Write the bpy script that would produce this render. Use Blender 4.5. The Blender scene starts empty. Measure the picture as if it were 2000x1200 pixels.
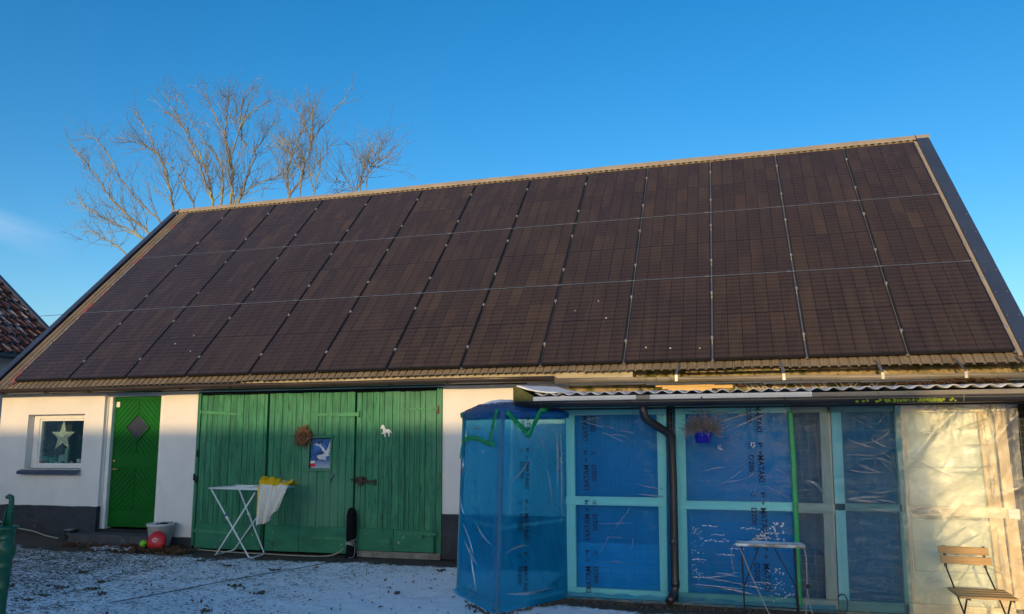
import bpy, bmesh, math, random
from mathutils import Vector, Matrix, noise as mnoise
random.seed(7)
R=math.radians
scene=bpy.context.scene
COL=scene.collection
# ---------------------------------------------------------------- camera
cam_d=bpy.data.cameras.new('camera'); cam=bpy.data.objects.new('camera',cam_d); COL.objects.link(cam)
CAM=Vector((4.0104,-9.8705,1.6817))
pt,yw,rl=R(8.8072),R(-16.1732),R(-0.4333)
fw=Vector((math.cos(pt)*math.sin(yw),math.cos(pt)*math.cos(yw),math.sin(pt)))
rt0=fw.cross(Vector((0,0,1))).normalized(); up0=rt0.cross(fw)
rt=rt0*math.cos(rl)+up0*math.sin(rl); up=rt.cross(fw)
cam.matrix_world=Matrix(((rt.x,up.x,-fw.x,CAM.x),(rt.y,up.y,-fw.y,CAM.y),(rt.z,up.z,-fw.z,CAM.z),(0,0,0,1)))
cam_d.sensor_width=36; cam_d.lens=36*1525.36/2000; cam_d.clip_start=.05; cam_d.clip_end=2000
scene.camera=cam
# ---------------------------------------------------------------- sky, sun, exposure
SUN_EL,SUN_AZ=R(9.0),R(184.6)          # azimuth clockwise from +Y
world=bpy.data.worlds.new('World'); scene.world=world; world.use_nodes=True
wt=world.node_tree; wt.nodes.clear()
wo=wt.nodes.new('ShaderNodeOutputWorld'); wb=wt.nodes.new('ShaderNodeBackground')
sky=wt.nodes.new('ShaderNodeTexSky'); sky.sky_type='NISHITA'; sky.sun_disc=False
sky.sun_elevation=SUN_EL; sky.sun_rotation=SUN_AZ
sky.altitude=0; sky.air_density=0.92; sky.dust_density=1.4; sky.ozone_density=2.5
wb.inputs[1].default_value=0.15
# a thin wisp of cirrus low in the north-west
tc=wt.nodes.new('ShaderNodeTexCoord')
def wm(op,a,b=None):
    n=wt.nodes.new('ShaderNodeMath'); n.operation=op
    for k,v in enumerate((a,b)):
        if v is None: continue
        if isinstance(v,(int,float)): n.inputs[k].default_value=v
        else: wt.links.new(v,n.inputs[k])
    return n.outputs[0]
sx=wt.nodes.new('ShaderNodeSeparateXYZ'); wt.links.new(tc.outputs['Generated'],sx.inputs[0])
azn=wm('ARCTAN2',sx.outputs[0],sx.outputs[1]); eln=wm('ARCSINE',sx.outputs[2])
cv=wt.nodes.new('ShaderNodeCombineXYZ')
wt.links.new(wm('MULTIPLY',azn,3.0),cv.inputs[0]); wt.links.new(wm('MULTIPLY',wm('ADD',eln,wm('MULTIPLY',azn,0.16)),26.0),cv.inputs[1])
cn=wt.nodes.new('ShaderNodeTexNoise'); cn.inputs['Scale'].default_value=1.6; cn.inputs['Detail'].default_value=8; cn.inputs['Roughness'].default_value=.55
wt.links.new(cv.outputs[0],cn.inputs['Vector'])
def bell(v,c,w):
    return wm('MAXIMUM',wm('SUBTRACT',1.0,wm('POWER',wm('ABSOLUTE',wm('DIVIDE',wm('SUBTRACT',v,c),w)),2.0)),0.0)
elc=wm('ADD',eln,wm('MULTIPLY',wm('SUBTRACT',azn,-0.85),0.28))
mask=wm('MULTIPLY',bell(azn,-0.95,0.15),bell(elc,0.212,0.021))
mask=wm('MULTIPLY',mask,wm('MINIMUM',wm('MAXIMUM',wm('MULTIPLY',wm('SUBTRACT',cn.outputs['Fac'],.30),2.2),0),1))
mask=wm('MULTIPLY',mask,0.22)
mx=wt.nodes.new('ShaderNodeMix'); mx.data_type='RGBA'
wt.links.new(mask,mx.inputs[0]); 
hs=wt.nodes.new('ShaderNodeHueSaturation'); hs.inputs['Saturation'].default_value=1.34; hs.inputs['Value'].default_value=1.0
wt.links.new(sky.outputs[0],hs.inputs['Color'])
wt.links.new(hs.outputs[0],mx.inputs[6]); mx.inputs[7].default_value=(4.6,4.75,5.2,1)
wt.links.new(mx.outputs[2],wb.inputs[0]); wt.links.new(wb.outputs[0],wo.inputs[0])
sun_d=bpy.data.lights.new('sun','SUN'); sun=bpy.data.objects.new('sun',sun_d); COL.objects.link(sun)
sun_d.energy=2.0; sun_d.angle=R(0.53); sun_d.color=(1.0,.67,.29)
sd=Vector((math.sin(SUN_AZ)*math.cos(SUN_EL),math.cos(SUN_AZ)*math.cos(SUN_EL),math.sin(SUN_EL)))
sun.rotation_euler=sd.to_track_quat('Z','Y').to_euler(); sun.location=sd*60
scene.view_settings.view_transform='Standard'; scene.view_settings.look='None'
scene.view_settings.gamma=1; scene.view_settings.exposure=0.72
scene.cycles.max_bounces=10; scene.cycles.transparent_max_bounces=16; scene.cycles.diffuse_bounces=4
# ---------------------------------------------------------------- helpers
class MB:
    def __init__(s): s.v=[]; s.f=[]; s.sm=[]
    def add(s,vs,fs,smooth=False):
        o=len(s.v); s.v+= [tuple(v) for v in vs]; s.f+=[tuple(i+o for i in f) for f in fs]; s.sm+=[smooth]*len(fs); return s
    def box(s,x0,x1,y0,y1,z0,z1):
        return s.add([(x0,y0,z0),(x1,y0,z0),(x1,y1,z0),(x0,y1,z0),(x0,y0,z1),(x1,y0,z1),(x1,y1,z1),(x0,y1,z1)],
          [(0,3,2,1),(4,5,6,7),(0,1,5,4),(1,2,6,5),(2,3,7,6),(3,0,4,7)])
    def obox(s,c,ax,ay,az):           # centre and three half vectors
        c,ax,ay,az=map(Vector,(c,ax,ay,az))
        vs=[c+ax*i+ay*j+az*k for k in(-1,1) for (i,j) in((-1,-1),(1,-1),(1,1),(-1,1))]
        return s.add(vs,[(0,3,2,1),(4,5,6,7),(0,1,5,4),(1,2,6,5),(2,3,7,6),(3,0,4,7)])
    def bar(s,a,b,w,d,side=(0,0,1)):  # rectangular bar from a to b
        a,b=Vector(a),Vector(b); t=(b-a); u=t.cross(Vector(side)); 
        if u.length<1e-6: u=t.cross(Vector((1,0,0)))
        u.normalize(); w2=t.cross(u).normalized()
        return s.obox((a+b)/2,t/2,u*(w/2),w2*(d/2))
    def tube(s,pts,r,n=8,cap=True,smooth=True):
        pts=[Vector(p) for p in pts]; m=len(pts)
        rs=r if isinstance(r,(list,tuple)) else [r]*m
        t=(pts[1]-pts[0]).normalized(); u=t.orthogonal().normalized(); vs=[]
        for i,p in enumerate(pts):
            if i==0: tt=(pts[1]-pts[0])
            elif i==m-1: tt=(pts[-1]-pts[-2])
            else: tt=(pts[i+1]-p).normalized()+(p-pts[i-1]).normalized()
            if tt.length<1e-9: tt=t
            tt=tt.normalized(); q=t.rotation_difference(tt); u=(q@u); u=(u-tt*u.dot(tt)).normalized(); w=tt.cross(u); t=tt
            for k in range(n):
                a=2*math.pi*k/n; vs.append(p+(u*math.cos(a)+w*math.sin(a))*rs[i])
        fs=[(i*n+k,i*n+(k+1)%n,(i+1)*n+(k+1)%n,(i+1)*n+k) for i in range(m-1) for k in range(n)]
        if cap: fs+=[tuple(range(n-1,-1,-1)),tuple(range((m-1)*n,m*n))]
        return s.add(vs,fs,smooth)
    def lathe(s,prof,c=(0,0,0),n=24,axis=None,cap=True,smooth=True):
        c=Vector(c); M=Matrix.Identity(3)
        if axis is not None: M=Vector((0,0,1)).rotation_difference(Vector(axis).normalized()).to_matrix()
        vs=[c+M@Vector((r*math.cos(2*math.pi*k/n),r*math.sin(2*math.pi*k/n),z)) for r,z in prof for k in range(n)]
        m=len(prof)
        fs=[(i*n+k,i*n+(k+1)%n,(i+1)*n+(k+1)%n,(i+1)*n+k) for i in range(m-1) for k in range(n)]
        s.add(vs,fs,smooth)
        if cap:
            o=len(s.v)-m*n
            s.f+=[tuple(o+k for k in range(n-1,-1,-1)),tuple(o+(m-1)*n+k for k in range(n))]; s.sm+=[False,False]
        return s
    def prism(s,poly,o,u,v,th):       # 2-D polygon on frame o,u,v extruded by th along u x v
        o,u,v=Vector(o),Vector(u),Vector(v); n=u.cross(v).normalized()*th; k=len(poly)
        a=[o+u*p[0]+v*p[1] for p in poly]; vs=a+[p+n for p in a]
        fs=[tuple(range(k-1,-1,-1)),tuple(range(k,2*k))]+[(i,(i+1)%k,(i+1)%k+k,i+k) for i in range(k)]
        return s.add(vs,fs)
    def grid(s,fn,nu,nv,smooth=True):
        vs=[fn(i/nu,j/nv) for j in range(nv+1) for i in range(nu+1)]
        fs=[(j*(nu+1)+i,j*(nu+1)+i+1,(j+1)*(nu+1)+i+1,(j+1)*(nu+1)+i) for j in range(nv) for i in range(nu)]
        return s.add(vs,fs,smooth)
    def build(s,name,m,parent=None,bevel=0,seg=2,solid=0,local=None):
        me=bpy.data.meshes.new(name)
        off=Vector((0,0,0))
        if parent is not None and local is None:
            p=parent
            while p is not None: off+=Vector(p.location); p=p.parent
        me.from_pydata([(x-off.x,y-off.y,z-off.z) for x,y,z in s.v],[],s.f); me.validate()
        if len(me.polygons)==len(s.sm): me.polygons.foreach_set('use_smooth',s.sm)
        me.materials.append(m); me.update()
        o=bpy.data.objects.new(name,me); COL.objects.link(o)
        if parent is not None: o.parent=parent
        if solid:
            d=o.modifiers.new('solid','SOLIDIFY'); d.thickness=solid; d.offset=0
        if bevel:
            b=o.modifiers.new('bevel','BEVEL'); b.width=bevel; b.segments=seg; b.limit_method='ANGLE'; b.angle_limit=R(40)
        return o
def tag(o,label=None,cat=None,group=None,kind=None):
    if label: o['label']=label
    if cat: o['category']=cat
    if group: o['group']=group
    if kind: o['kind']=kind
    return o
def thing(name,label,cat,loc=(0,0,0),group=None):
    o=bpy.data.objects.new(name,None); o.empty_display_size=.1; COL.objects.link(o); o.location=loc
    return tag(o,label,cat,group)
def copy_tree(o,parent=None):
    c=o.copy(); COL.objects.link(c)
    if parent is not None: c.parent=parent
    for ch in list(o.children): copy_tree(ch,c)
    return c
def fbm(x,y,z=0.0,o=4):
    return mnoise.fractal(Vector((x,y,z)),1.0,2.0,o)
def clip_poly(poly,a,b,c):            # keep a*x+b*y<=c
    out=[]
    for i in range(len(poly)):
        p,q=poly[i],poly[(i+1)%len(poly)]; dp=a*p[0]+b*p[1]-c; dq=a*q[0]+b*q[1]-c
        if dp<=0: out.append(p)
        if dp*dq<0:
            t=dp/(dp-dq); out.append((p[0]+(q[0]-p[0])*t,p[1]+(q[1]-p[1])*t))
    return out
# ---------------------------------------------------------------- materials
class NT:
    def __init__(s,name):
        s.m=bpy.data.materials.new(name); s.m.use_nodes=True; s.t=s.m.node_tree; s.t.nodes.clear()
        s.out=s.t.nodes.new('ShaderNodeOutputMaterial'); s._tc=None
    def n(s,ty,**kw):
        n=s.t.nodes.new(ty)
        for k,v in kw.items(): setattr(n,k,v)
        return n
    def setin(s,sock,v):
        if v is None: return
        if hasattr(v,'node'): s.t.links.new(v,sock)
        elif isinstance(v,(tuple,list)):
            sock.default_value=tuple(v)+((1,) if len(v)==3 and len(sock.default_value)==4 else ())
        else: sock.default_value=v
    def tc(s,which='Object'):
        if s._tc is None: s._tc=s.n('ShaderNodeTexCoord')
        return s._tc.outputs[which]
    def math(s,op,a,b=None,c=None):
        n=s.n('ShaderNodeMath',operation=op)
        for k,v in enumerate((a,b,c)): s.setin(n.inputs[k],v)
        return n.outputs[0]
    def mapv(s,vec,scale=(1,1,1),loc=(0,0,0)):
        n=s.n('ShaderNodeMapping'); s.t.links.new(vec,n.inputs[0]); n.inputs['Scale'].default_value=scale; n.inputs['Location'].default_value=loc; return n.outputs[0]
    def noise(s,vec,scale,detail=5,rough=.55,dist=0):
        n=s.n('ShaderNodeTexNoise'); s.t.links.new(vec,n.inputs['Vector']); n.inputs['Scale'].default_value=scale; n.inputs['Detail'].default_value=detail
        n.inputs['Roughness'].default_value=rough; n.inputs['Distortion'].default_value=dist; return n.outputs['Fac']
    def ramp(s,fac,lo,hi):
        n=s.n('ShaderNodeMapRange'); s.setin(n.inputs[0],fac); n.inputs[1].default_value=lo; n.inputs[2].default_value=hi; return n.outputs[0]
    def mix(s,fac,a,b,mode='MIX'):
        n=s.n('ShaderNodeMix',data_type='RGBA',blend_type=mode); s.setin(n.inputs[0],fac); s.setin(n.inputs[6],a); s.setin(n.inputs[7],b); return n.outputs[2]
    def bump(s,h,strength,dist=.01,normal=None):
        n=s.n('ShaderNodeBump'); n.inputs['Strength'].default_value=strength; n.inputs['Distance'].default_value=dist; s.t.links.new(h,n.inputs['Height'])
        if normal is not None: s.t.links.new(normal,n.inputs['Normal'])
        return n.outputs[0]
    def bsdf(s,col,rough=.6,metal=0,spec=.5,normal=None,**kw):
        n=s.n('ShaderNodeBsdfPrincipled'); s.setin(n.inputs['Base Color'],col); s.setin(n.inputs['Roughness'],rough); s.setin(n.inputs['Metallic'],metal)
        s.setin(n.inputs['Specular IOR Level'],spec)
        if normal is not None: s.t.links.new(normal,n.inputs['Normal'])
        for k,v in kw.items(): s.setin(n.inputs[k.replace('_',' ')],v)
        return n.outputs[0]
    def done(s,sh): s.t.links.new(sh,s.out.inputs[0]); return s.m
def pm(name,c1,c2=None,scale=6,stretch=(1,1,1),rough=.65,bump=.15,bscale=50,bstretch=None,metal=0,spec=.4,spots=None,lo=.35,hi=.65,detail=6,bdist=.006):
    """mottled paint / wood / stone: two colours mixed by noise, optional spots (colour, scale, lo, hi)"""
    t=NT(name); v=t.mapv(t.tc(),stretch)
    if c2 is None: c2=tuple(c*.78 for c in c1)
    col=t.mix(t.ramp(t.noise(v,scale,detail),lo,hi),c1,c2)
    if spots:
        for sp in (spots if isinstance(spots,list) else [spots]):
            sv=t.mapv(t.tc(),sp[4] if len(sp)>4 else (1,1,1),(3.1,1.7,5.3))
            col=t.mix(t.ramp(t.noise(sv,sp[1],5,.6),sp[2],sp[3]),col,sp[0])
    nm=None
    if bump: nm=t.bump(t.noise(t.mapv(t.tc(),bstretch or stretch),bscale,4),bump,bdist)
    return t.done(t.bsdf(col,rough,metal,spec,nm))
def film(name,tint,dif,fac,gloss_r=.16,wr=(6,6,2.0),bump=.5,trl=.5,streak=.0,gl=1.0):
    """thin plastic sheet: tinted see-through, milky share, glossy wrinkled skin"""
    t=NT(name); v=t.mapv(t.tc(),wr)
    n1=t.noise(v,1.6,7,.62,.6); nm=t.bump(n1,bump,.03)
    n2=t.noise(t.mapv(t.tc(),(1,1,1),(2,3,4)),2.2,5,.6)
    tr=t.n('ShaderNodeBsdfTransparent'); t.setin(tr.inputs[0],tint)
    df=t.n('ShaderNodeBsdfDiffuse'); t.setin(df.inputs[0],dif); t.t.links.new(nm,df.inputs['Normal'])
    tl=t.n('ShaderNodeBsdfTranslucent'); t.setin(tl.inputs[0],dif)
    m0=t.n('ShaderNodeMixShader'); m0.inputs[0].default_value=trl; t.t.links.new(df.outputs[0],m0.inputs[1]); t.t.links.new(tl.outputs[0],m0.inputs[2])
    f=t.math('MULTIPLY_ADD',t.ramp(n2,.3,.7),fac*.5,fac*.75)
    m1=t.n('ShaderNodeMixShader'); t.t.links.new(f,m1.inputs[0]); t.t.links.new(tr.outputs[0],m1.inputs[1]); t.t.links.new(m0.outputs[0],m1.inputs[2])
    g=t.n('ShaderNodeBsdfGlossy'); t.setin(g.inputs[0],(.9,.93,.95)); g.inputs['Roughness'].default_value=gloss_r; t.t.links.new(nm,g.inputs['Normal'])
    fr=t.n('ShaderNodeFresnel'); fr.inputs[0].default_value=1.5; t.t.links.new(nm,fr.inputs['Normal'])
    m2=t.n('ShaderNodeMixShader'); t.t.links.new(t.math('MULTIPLY',fr.outputs[0],gl),m2.inputs[0]); t.t.links.new(m1.outputs[0],m2.inputs[1]); t.t.links.new(g.outputs[0],m2.inputs[2])
    return t.done(m2.outputs[0])
def glass(name,tint=(.9,.95,.95),gl=1.0,rough=.02,spec_col=(1,1,1)):
    t=NT(name); tr=t.n('ShaderNodeBsdfTransparent'); t.setin(tr.inputs[0],tint)
    g=t.n('ShaderNodeBsdfGlossy'); g.inputs['Roughness'].default_value=rough; t.setin(g.inputs[0],spec_col)
    fr=t.n('ShaderNodeFresnel'); fr.inputs[0].default_value=1.5
    m=t.n('ShaderNodeMixShader'); t.t.links.new(t.math('MULTIPLY',fr.outputs[0],gl),m.inputs[0]); t.t.links.new(tr.outputs[0],m.inputs[1]); t.t.links.new(g.outputs[0],m.inputs[2])
    return t.done(m.outputs[0])
def cells_mat():
    t=NT('solar_cells'); sp=t.n('ShaderNodeSeparateXYZ'); t.t.links.new(t.tc(),sp.inputs[0])
    oi=t.n('ShaderNodeObjectInfo')
    u=t.math('MULTIPLY',sp.outputs[0],6/1.014); v=t.math('MULTIPLY',sp.outputs[1],20/1.716)
    fu=t.math('FLOOR',u); fv=t.math('FLOOR',v); ru=t.math('FRACT',u); rv=t.math('FRACT',v)
    wn=t.n('ShaderNodeTexWhiteNoise',noise_dimensions='4D')
    cb=t.n('ShaderNodeCombineXYZ'); t.t.links.new(fu,cb.inputs[0]); t.t.links.new(t.math('FLOOR',t.math('MULTIPLY',v,.2)),cb.inputs[1])
    t.t.links.new(cb.outputs[0],wn.inputs['Vector']); t.t.links.new(t.math('MULTIPLY',oi.outputs['Random'],97),wn.inputs['W'])
    wn2=t.n('ShaderNodeTexWhiteNoise',noise_dimensions='4D'); cb2=t.n('ShaderNodeCombineXYZ'); t.t.links.new(fu,cb2.inputs[0]); t.t.links.new(fv,cb2.inputs[1])
    t.t.links.new(cb2.outputs[0],wn2.inputs['Vector']); t.t.links.new(t.math('MULTIPLY',oi.outputs['Random'],31),wn2.inputs['W'])
    base=t.mix(t.math('POWER',wn.outputs[0],1.6),(.035,.025,.023),(.058,.040,.030))
    base=t.mix(t.math('MULTIPLY',wn2.outputs[0],.35),base,(.026,.021,.024))
    base=t.mix(t.math('MULTIPLY',oi.outputs['Random'],.55),base,(.030,.023,.026))
    stv=t.n('ShaderNodeVectorMath',operation='ADD'); cbr=t.n('ShaderNodeCombineXYZ'); t.t.links.new(t.math('MULTIPLY',oi.outputs['Random'],53),cbr.inputs[2]); t.t.links.new(t.mapv(t.tc(),(5,.7,1)),stv.inputs[0]); t.t.links.new(cbr.outputs[0],stv.inputs[1])
    base=t.mix(t.math('MULTIPLY',t.ramp(t.noise(stv.outputs[0],1.4,6,.6),.48,.78),.22),base,(.12,.09,.065))
    def near(x,c,w): return t.math('LESS_THAN',t.math('ABSOLUTE',t.math('SUBTRACT',x,c)),w)
    bus=near(t.math('FRACT',t.math('MULTIPLY',u,9)),.5,.085)
    dash=t.math('MULTIPLY',bus,near(rv,.5,.27))
    base=t.mix(t.math('MULTIPLY',dash,.5),base,(.19,.135,.085))
    g1=t.math('MAXIMUM',t.math('GREATER_THAN',ru,.955),t.math('LESS_THAN',ru,.045))
    g2=t.math('MULTIPLY',t.math('GREATER_THAN',rv,.93),.22)
    mid=t.math('MULTIPLY',near(sp.outputs[1],.858,.008),.7)
    base=t.mix(t.math('MAXIMUM',t.math('MAXIMUM',t.math('MULTIPLY',g1,.62),g2),mid),base,(.012,.010,.012))
    dust=t.ramp(t.noise(t.tc(),70,3,.7),.62,.78)
    base=t.mix(t.math('MULTIPLY',dust,.10),base,(.3,.25,.2))
    return t.done(t.bsdf(base,.20,0,.30))
def roof_tiles_mat():
    t=NT('old_clay_tiles'); v=t.tc()
    col=t.mix(t.ramp(t.noise(v,5,5),.35,.65),(.15,.045,.026),(.055,.03,.025))
    col=t.mix(t.ramp(t.noise(v,1.3,4),.55,.7),col,(.33,.12,.04))
    col=t.mix(t.ramp(t.noise(t.mapv(v,(1,1,1),(4,4,4)),9,6),.52,.62),col,(.03,.028,.03))
    fr=t.ramp(t.noise(t.mapv(v,(.8,7,.8)),3.2,5,.6),.54,.62)
    col=t.mix(t.math('MULTIPLY',fr,.55),col,(.50,.53,.57))
    return t.done(t.bsdf(col,.8,0,.3,t.bump(t.noise(v,40,4),.3)))
def ground_mat():
    t=NT('frosted_gravel'); v=t.tc(); at=t.n('ShaderNodeAttribute',attribute_name='frost')
    n1=t.noise(t.mapv(v,(1,1.5,1)),20,9,.84); n2=t.noise(v,3.0,4,.6); n3=t.noise(v,85,3,.7)
    grit=t.mix(t.ramp(n3,.3,.7),(.040,.034,.030),(.13,.112,.095))
    grit=t.mix(t.ramp(t.noise(v,7,4),.5,.7),grit,(.10,.075,.05))
    th=t.math('ADD',t.math('MULTIPLY',n1,1.0),t.math('MULTIPLY',t.math('SUBTRACT',n2,.5),.16))
    th=t.math('ADD',th,t.math('SUBTRACT',at.outputs['Fac'],.5))
    cov=t.ramp(th,.475,.53)
    snow=t.mix(n3,(.84,.86,.88),(.95,.95,.96))
    col=t.mix(cov,grit,snow)
    h=t.math('ADD',t.math('MULTIPLY',n1,.7),t.math('MULTIPLY',n3,.5))
    return t.done(t.bsdf(col,.9,0,.25,t.bump(h,.75,.02)))
def star_mat():
    t=NT('perforated_paper_star'); vo=t.n('ShaderNodeTexVoronoi'); t.t.links.new(t.tc(),vo.inputs['Vector']); vo.inputs['Scale'].default_value=42
    hole=t.ramp(vo.outputs['Distance'],.30,.16); sel=t.math('GREATER_THAN',t.noise(t.tc(),9,2),.5)
    em=t.math('MULTIPLY',hole,t.math('MULTIPLY_ADD',sel,1.5,.3))
    b=t.n('ShaderNodeBsdfPrincipled'); b.inputs['Base Color'].default_value=(.72,.70,.58,1); b.inputs['Roughness'].default_value=.7
    b.inputs['Emission Color'].default_value=(1,.62,.25,1); t.t.links.new(em,b.inputs['Emission Strength'])
    return t.done(b.outputs[0])
def wood(name,c1,c2,along='z',rough=.7,spots=None):
    st={'x':(.6,9,9),'y':(9,.6,9),'z':(9,9,.6)}[along]
    return pm(name,c1,c2,scale=4,stretch=st,rough=rough,bump=.25,bscale=9,lo=.3,hi=.7,spots=spots)
M={}
M['stucco']=pm('white_stucco',(.76,.74,.71),(.69,.67,.645),scale=2.2,rough=.92,bump=.22,bscale=130,spec=.2,spots=[((.58,.55,.50),3.0,.62,.85,(1,1,.35)),((.70,.69,.665),.9,.45,.75),((.50,.47,.42),26,.70,.78)])
M['plinth']=pm('dark_grey_plinth_paint',(.052,.056,.068),(.036,.038,.046),scale=5,rough=.85,bump=.3,bscale=70,spec=.25,spots=[((.12,.115,.11),9,.63,.75)])
M['weathered']=pm('mossy_render',(.40,.33,.20),(.24,.19,.11),scale=7,rough=.95,bump=.5,bscale=45,spec=.15,spots=[((.10,.105,.03),5,.48,.62),((.07,.055,.035),11,.56,.66),((.52,.46,.34),6,.62,.72)])
M['sheet']=pm('brown_roof_sheet',(.20,.165,.125),(.14,.118,.092),scale=3,rough=.6,bump=.12,bscale=50,spots=[((.09,.075,.06),8,.6,.75),((.30,.25,.18),14,.64,.74)])
M['ridge']=pm('ridge_cap_metal',(.33,.29,.24),(.265,.23,.19),scale=2.5,rough=.55,bump=.06,spots=[((.2,.16,.12),12,.62,.72)])
M['navy']=pm('navy_verge_metal',(.040,.058,.11),(.032,.046,.088),scale=2,rough=.42,bump=.05,spec=.5,spots=[((.05,.06,.09),14,.65,.75)])
M['cream']=pm('cream_board_paint',(.66,.62,.52),(.56,.52,.43),scale=4,stretch=(.5,3,3),rough=.75,bump=.15,spots=[((.36,.30,.2),7,.62,.74)])
M['fascia_cream']=pm('weathered_fascia_paint',(.48,.44,.34),(.36,.32,.24),scale=4,stretch=(.5,3,3),rough=.8,bump=.15,spots=[((.22,.18,.11),7,.55,.7)])
M['black']=pm('black_coated_steel',(.014,.014,.017),(.022,.02,.02),scale=5,rough=.36,bump=.05,spec=.55)
M['gut_brown']=pm('dark_brown_gutter',(.030,.022,.018),(.045,.034,.028),scale=5,stretch=(.4,1,1),rough=.35,bump=.05,spec=.55)
M['galv']=pm('galvanised_steel',(.30,.31,.32),(.20,.21,.22),scale=22,rough=.45,bump=.05,metal=.75,spots=[((.2,.17,.13),18,.66,.74)])
M['gut_grey']=pm('dull_grey_gutter',(.25,.225,.19),(.15,.135,.115),scale=3,stretch=(.4,2,2),rough=.5,metal=.25,bump=.08,spots=[((.10,.11,.04),8,.58,.7)])
M['alu']=pm('bare_aluminium',(.48,.49,.50),(.40,.41,.42),scale=10,rough=.4,metal=.8,bump=.03)
M['pframe']=pm('black_anodised_frame',(.012,.012,.014),(.018,.017,.018),scale=6,rough=.45,bump=.03,spec=.4)
M['cells']=cells_mat()
M['gate']=pm('green_gate_paint',(.038,.225,.112),(.018,.128,.070),scale=3.2,stretch=(8,8,.7),rough=.6,bump=.45,bscale=16,bstretch=(6,6,.5),spec=.35,
   spots=[((.010,.05,.034),9,.54,.70,(5,5,.6)),((.055,.27,.12),4,.56,.75,(3,3,.7)),((.010,.075,.045),2.2,.55,.72,(7,7,.25)),((.075,.235,.14),1.1,.50,.72,(1,1,.8)),((.05,.06,.045),14,.68,.74,(2,2,.5)),((.20,.21,.16),34,.70,.745,(1.6,1.6,.6))])
M['gate_low']=pm('green_gate_kickboard',(.028,.20,.11),(.02,.145,.08),scale=4,stretch=(.8,1,2),rough=.62,bump=.3,bscale=30,spec=.35,
   spots=[((.012,.06,.035),8,.62,.76),((.48,.50,.45),24,.675,.70,(1.4,1,.8))])
M['strap']=pm('sun_lightened_hinge_iron',(.055,.27,.13),(.035,.18,.09),scale=9,rough=.6,bump=.2,spots=[((.16,.06,.025),16,.64,.72)])  # green lightened to carry the sun the straps catch; rust spots on top
M['iron_old']=pm('old_brown_iron',(.075,.05,.035),(.04,.03,.025),scale=30,rough=.7,metal=.3,bump=.3)
M['rust']=pm('rusty_iron',(.17,.062,.024),(.07,.035,.022),scale=30,rough=.85,bump=.4,bscale=80)
M['door']=pm('glossy_green_door_paint',(.001,.115,.008),(.001,.09,.006),scale=3,rough=.42,bump=.06,spec=.25)
M['white']=pm('white_paint',(.78,.77,.74),(.70,.69,.66),scale=6,rough=.5,bump=.05)
M['concrete']=pm('dark_concrete',(.085,.085,.09),(.05,.05,.055),scale=8,rough=.9,bump=.5,bscale=60,spots=[((.20,.20,.19),18,.62,.72)])
M['concrete_pale']=pm('pale_concrete',(.26,.24,.20),(.15,.135,.11),scale=9,rough=.95,bump=.5,bscale=50)
M['brass']=pm('brass',(.62,.45,.16),(.50,.36,.14),scale=12,rough=.28,metal=.9,bump=.03)
M['steel']=pm('worn_steel',(.30,.29,.28),(.16,.15,.14),scale=25,rough=.4,metal=.8,bump=.1)
M['glass']=glass('window_glass',(.86,.94,.92),.5)
M['door_glass']=pm('dark_obscured_door_glass',(.05,.055,.075),(.03,.034,.05),scale=25,rough=.12,bump=.35,bscale=60,spec=.8,spots=[((.16,.13,.08),45,.62,.68)])  # tan flecks painted in for small light reflections on the pane
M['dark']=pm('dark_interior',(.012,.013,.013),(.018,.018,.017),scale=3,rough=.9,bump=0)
M['black_tar']=pm('tarred_boards',(.012,.012,.013),(.02,.019,.018),scale=4,stretch=(6,6,.6),rough=.9,bump=.3)
M['curtain']=pm('grey_green_curtain',(.10,.145,.12),(.07,.10,.085),scale=6,rough=.9,bump=.1)
M['timber']=wood('new_pine_frame',(.86,.81,.70),(.74,.68,.56),'z',spots=[((.22,.13,.06),6.5,.74,.78,(1,1,.8))])
M['timber_tan']=wood('sunny_pine_post',(.74,.62,.43),(.62,.50,.33),'z')
M['timber_x']=wood('new_pine_rail',(.86,.81,.70),(.74,.68,.56),'x',spots=[((.22,.13,.06),6.5,.74,.78,(.8,1,1))])
M['timber_grey']=wood('greyed_pine_frame',(.44,.41,.34),(.30,.28,.23),'z',spots=[((.16,.12,.08),6.5,.72,.77)])
M['timber_grey_x']=wood('greyed_pine_rail',(.44,.41,.34),(.30,.28,.23),'x',spots=[((.16,.12,.08),6.5,.72,.77)])
M['plank']=wood('raw_yellow_plank',(.62,.40,.13),(.50,.30,.085),'x')
M['slat']=wood('oiled_acacia_slat',(.50,.32,.13),(.36,.21,.075),'x',rough=.55)
M['old_slat']=wood('weathered_slat',(.30,.25,.17),(.17,.145,.10),'x',spots=[((.78,.79,.80),5,.40,.50,(.6,3,3))])
M['film_blue']=film('blue_vapour_barrier',(.52,.93,1.0),(.008,.40,.80),.20,bump=.20,gl=.28,wr=(3,3,7))
M['film_bay']=film('blue_vapour_barrier_loose',(.36,.88,1.0),(.004,.44,.90),.44,bump=.45,trl=.40,gl=.35,wr=(5,5,1.6))
M['film_top']=film('blue_vapour_barrier_doubled',(.20,.52,.88),(.02,.20,.58),.50,bump=.5)
M['film_pale']=film('pale_blue_film',(.45,.78,.93),(.10,.40,.62),.22,bump=.7,wr=(3,3,9),gloss_r=.20,gl=.6)
M['film_clear']=film('clear_film',(.66,.84,.95),(.30,.50,.64),.08,bump=.5,wr=(4,4,6),gl=.35)
M['film_milky']=film('milky_clear_film',(.95,.96,.93),(.84,.83,.76),.12,bump=1.0,wr=(6,6,5),gloss_r=.27,gl=3.2,trl=.35)
M['crease']=film('pale_crease_sheen',(.6,.85,.95),(.36,.58,.76),.24,bump=.3,gloss_r=.18,gl=2.2)  # milky pale colour paints the highlight streaks along the creases
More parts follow.
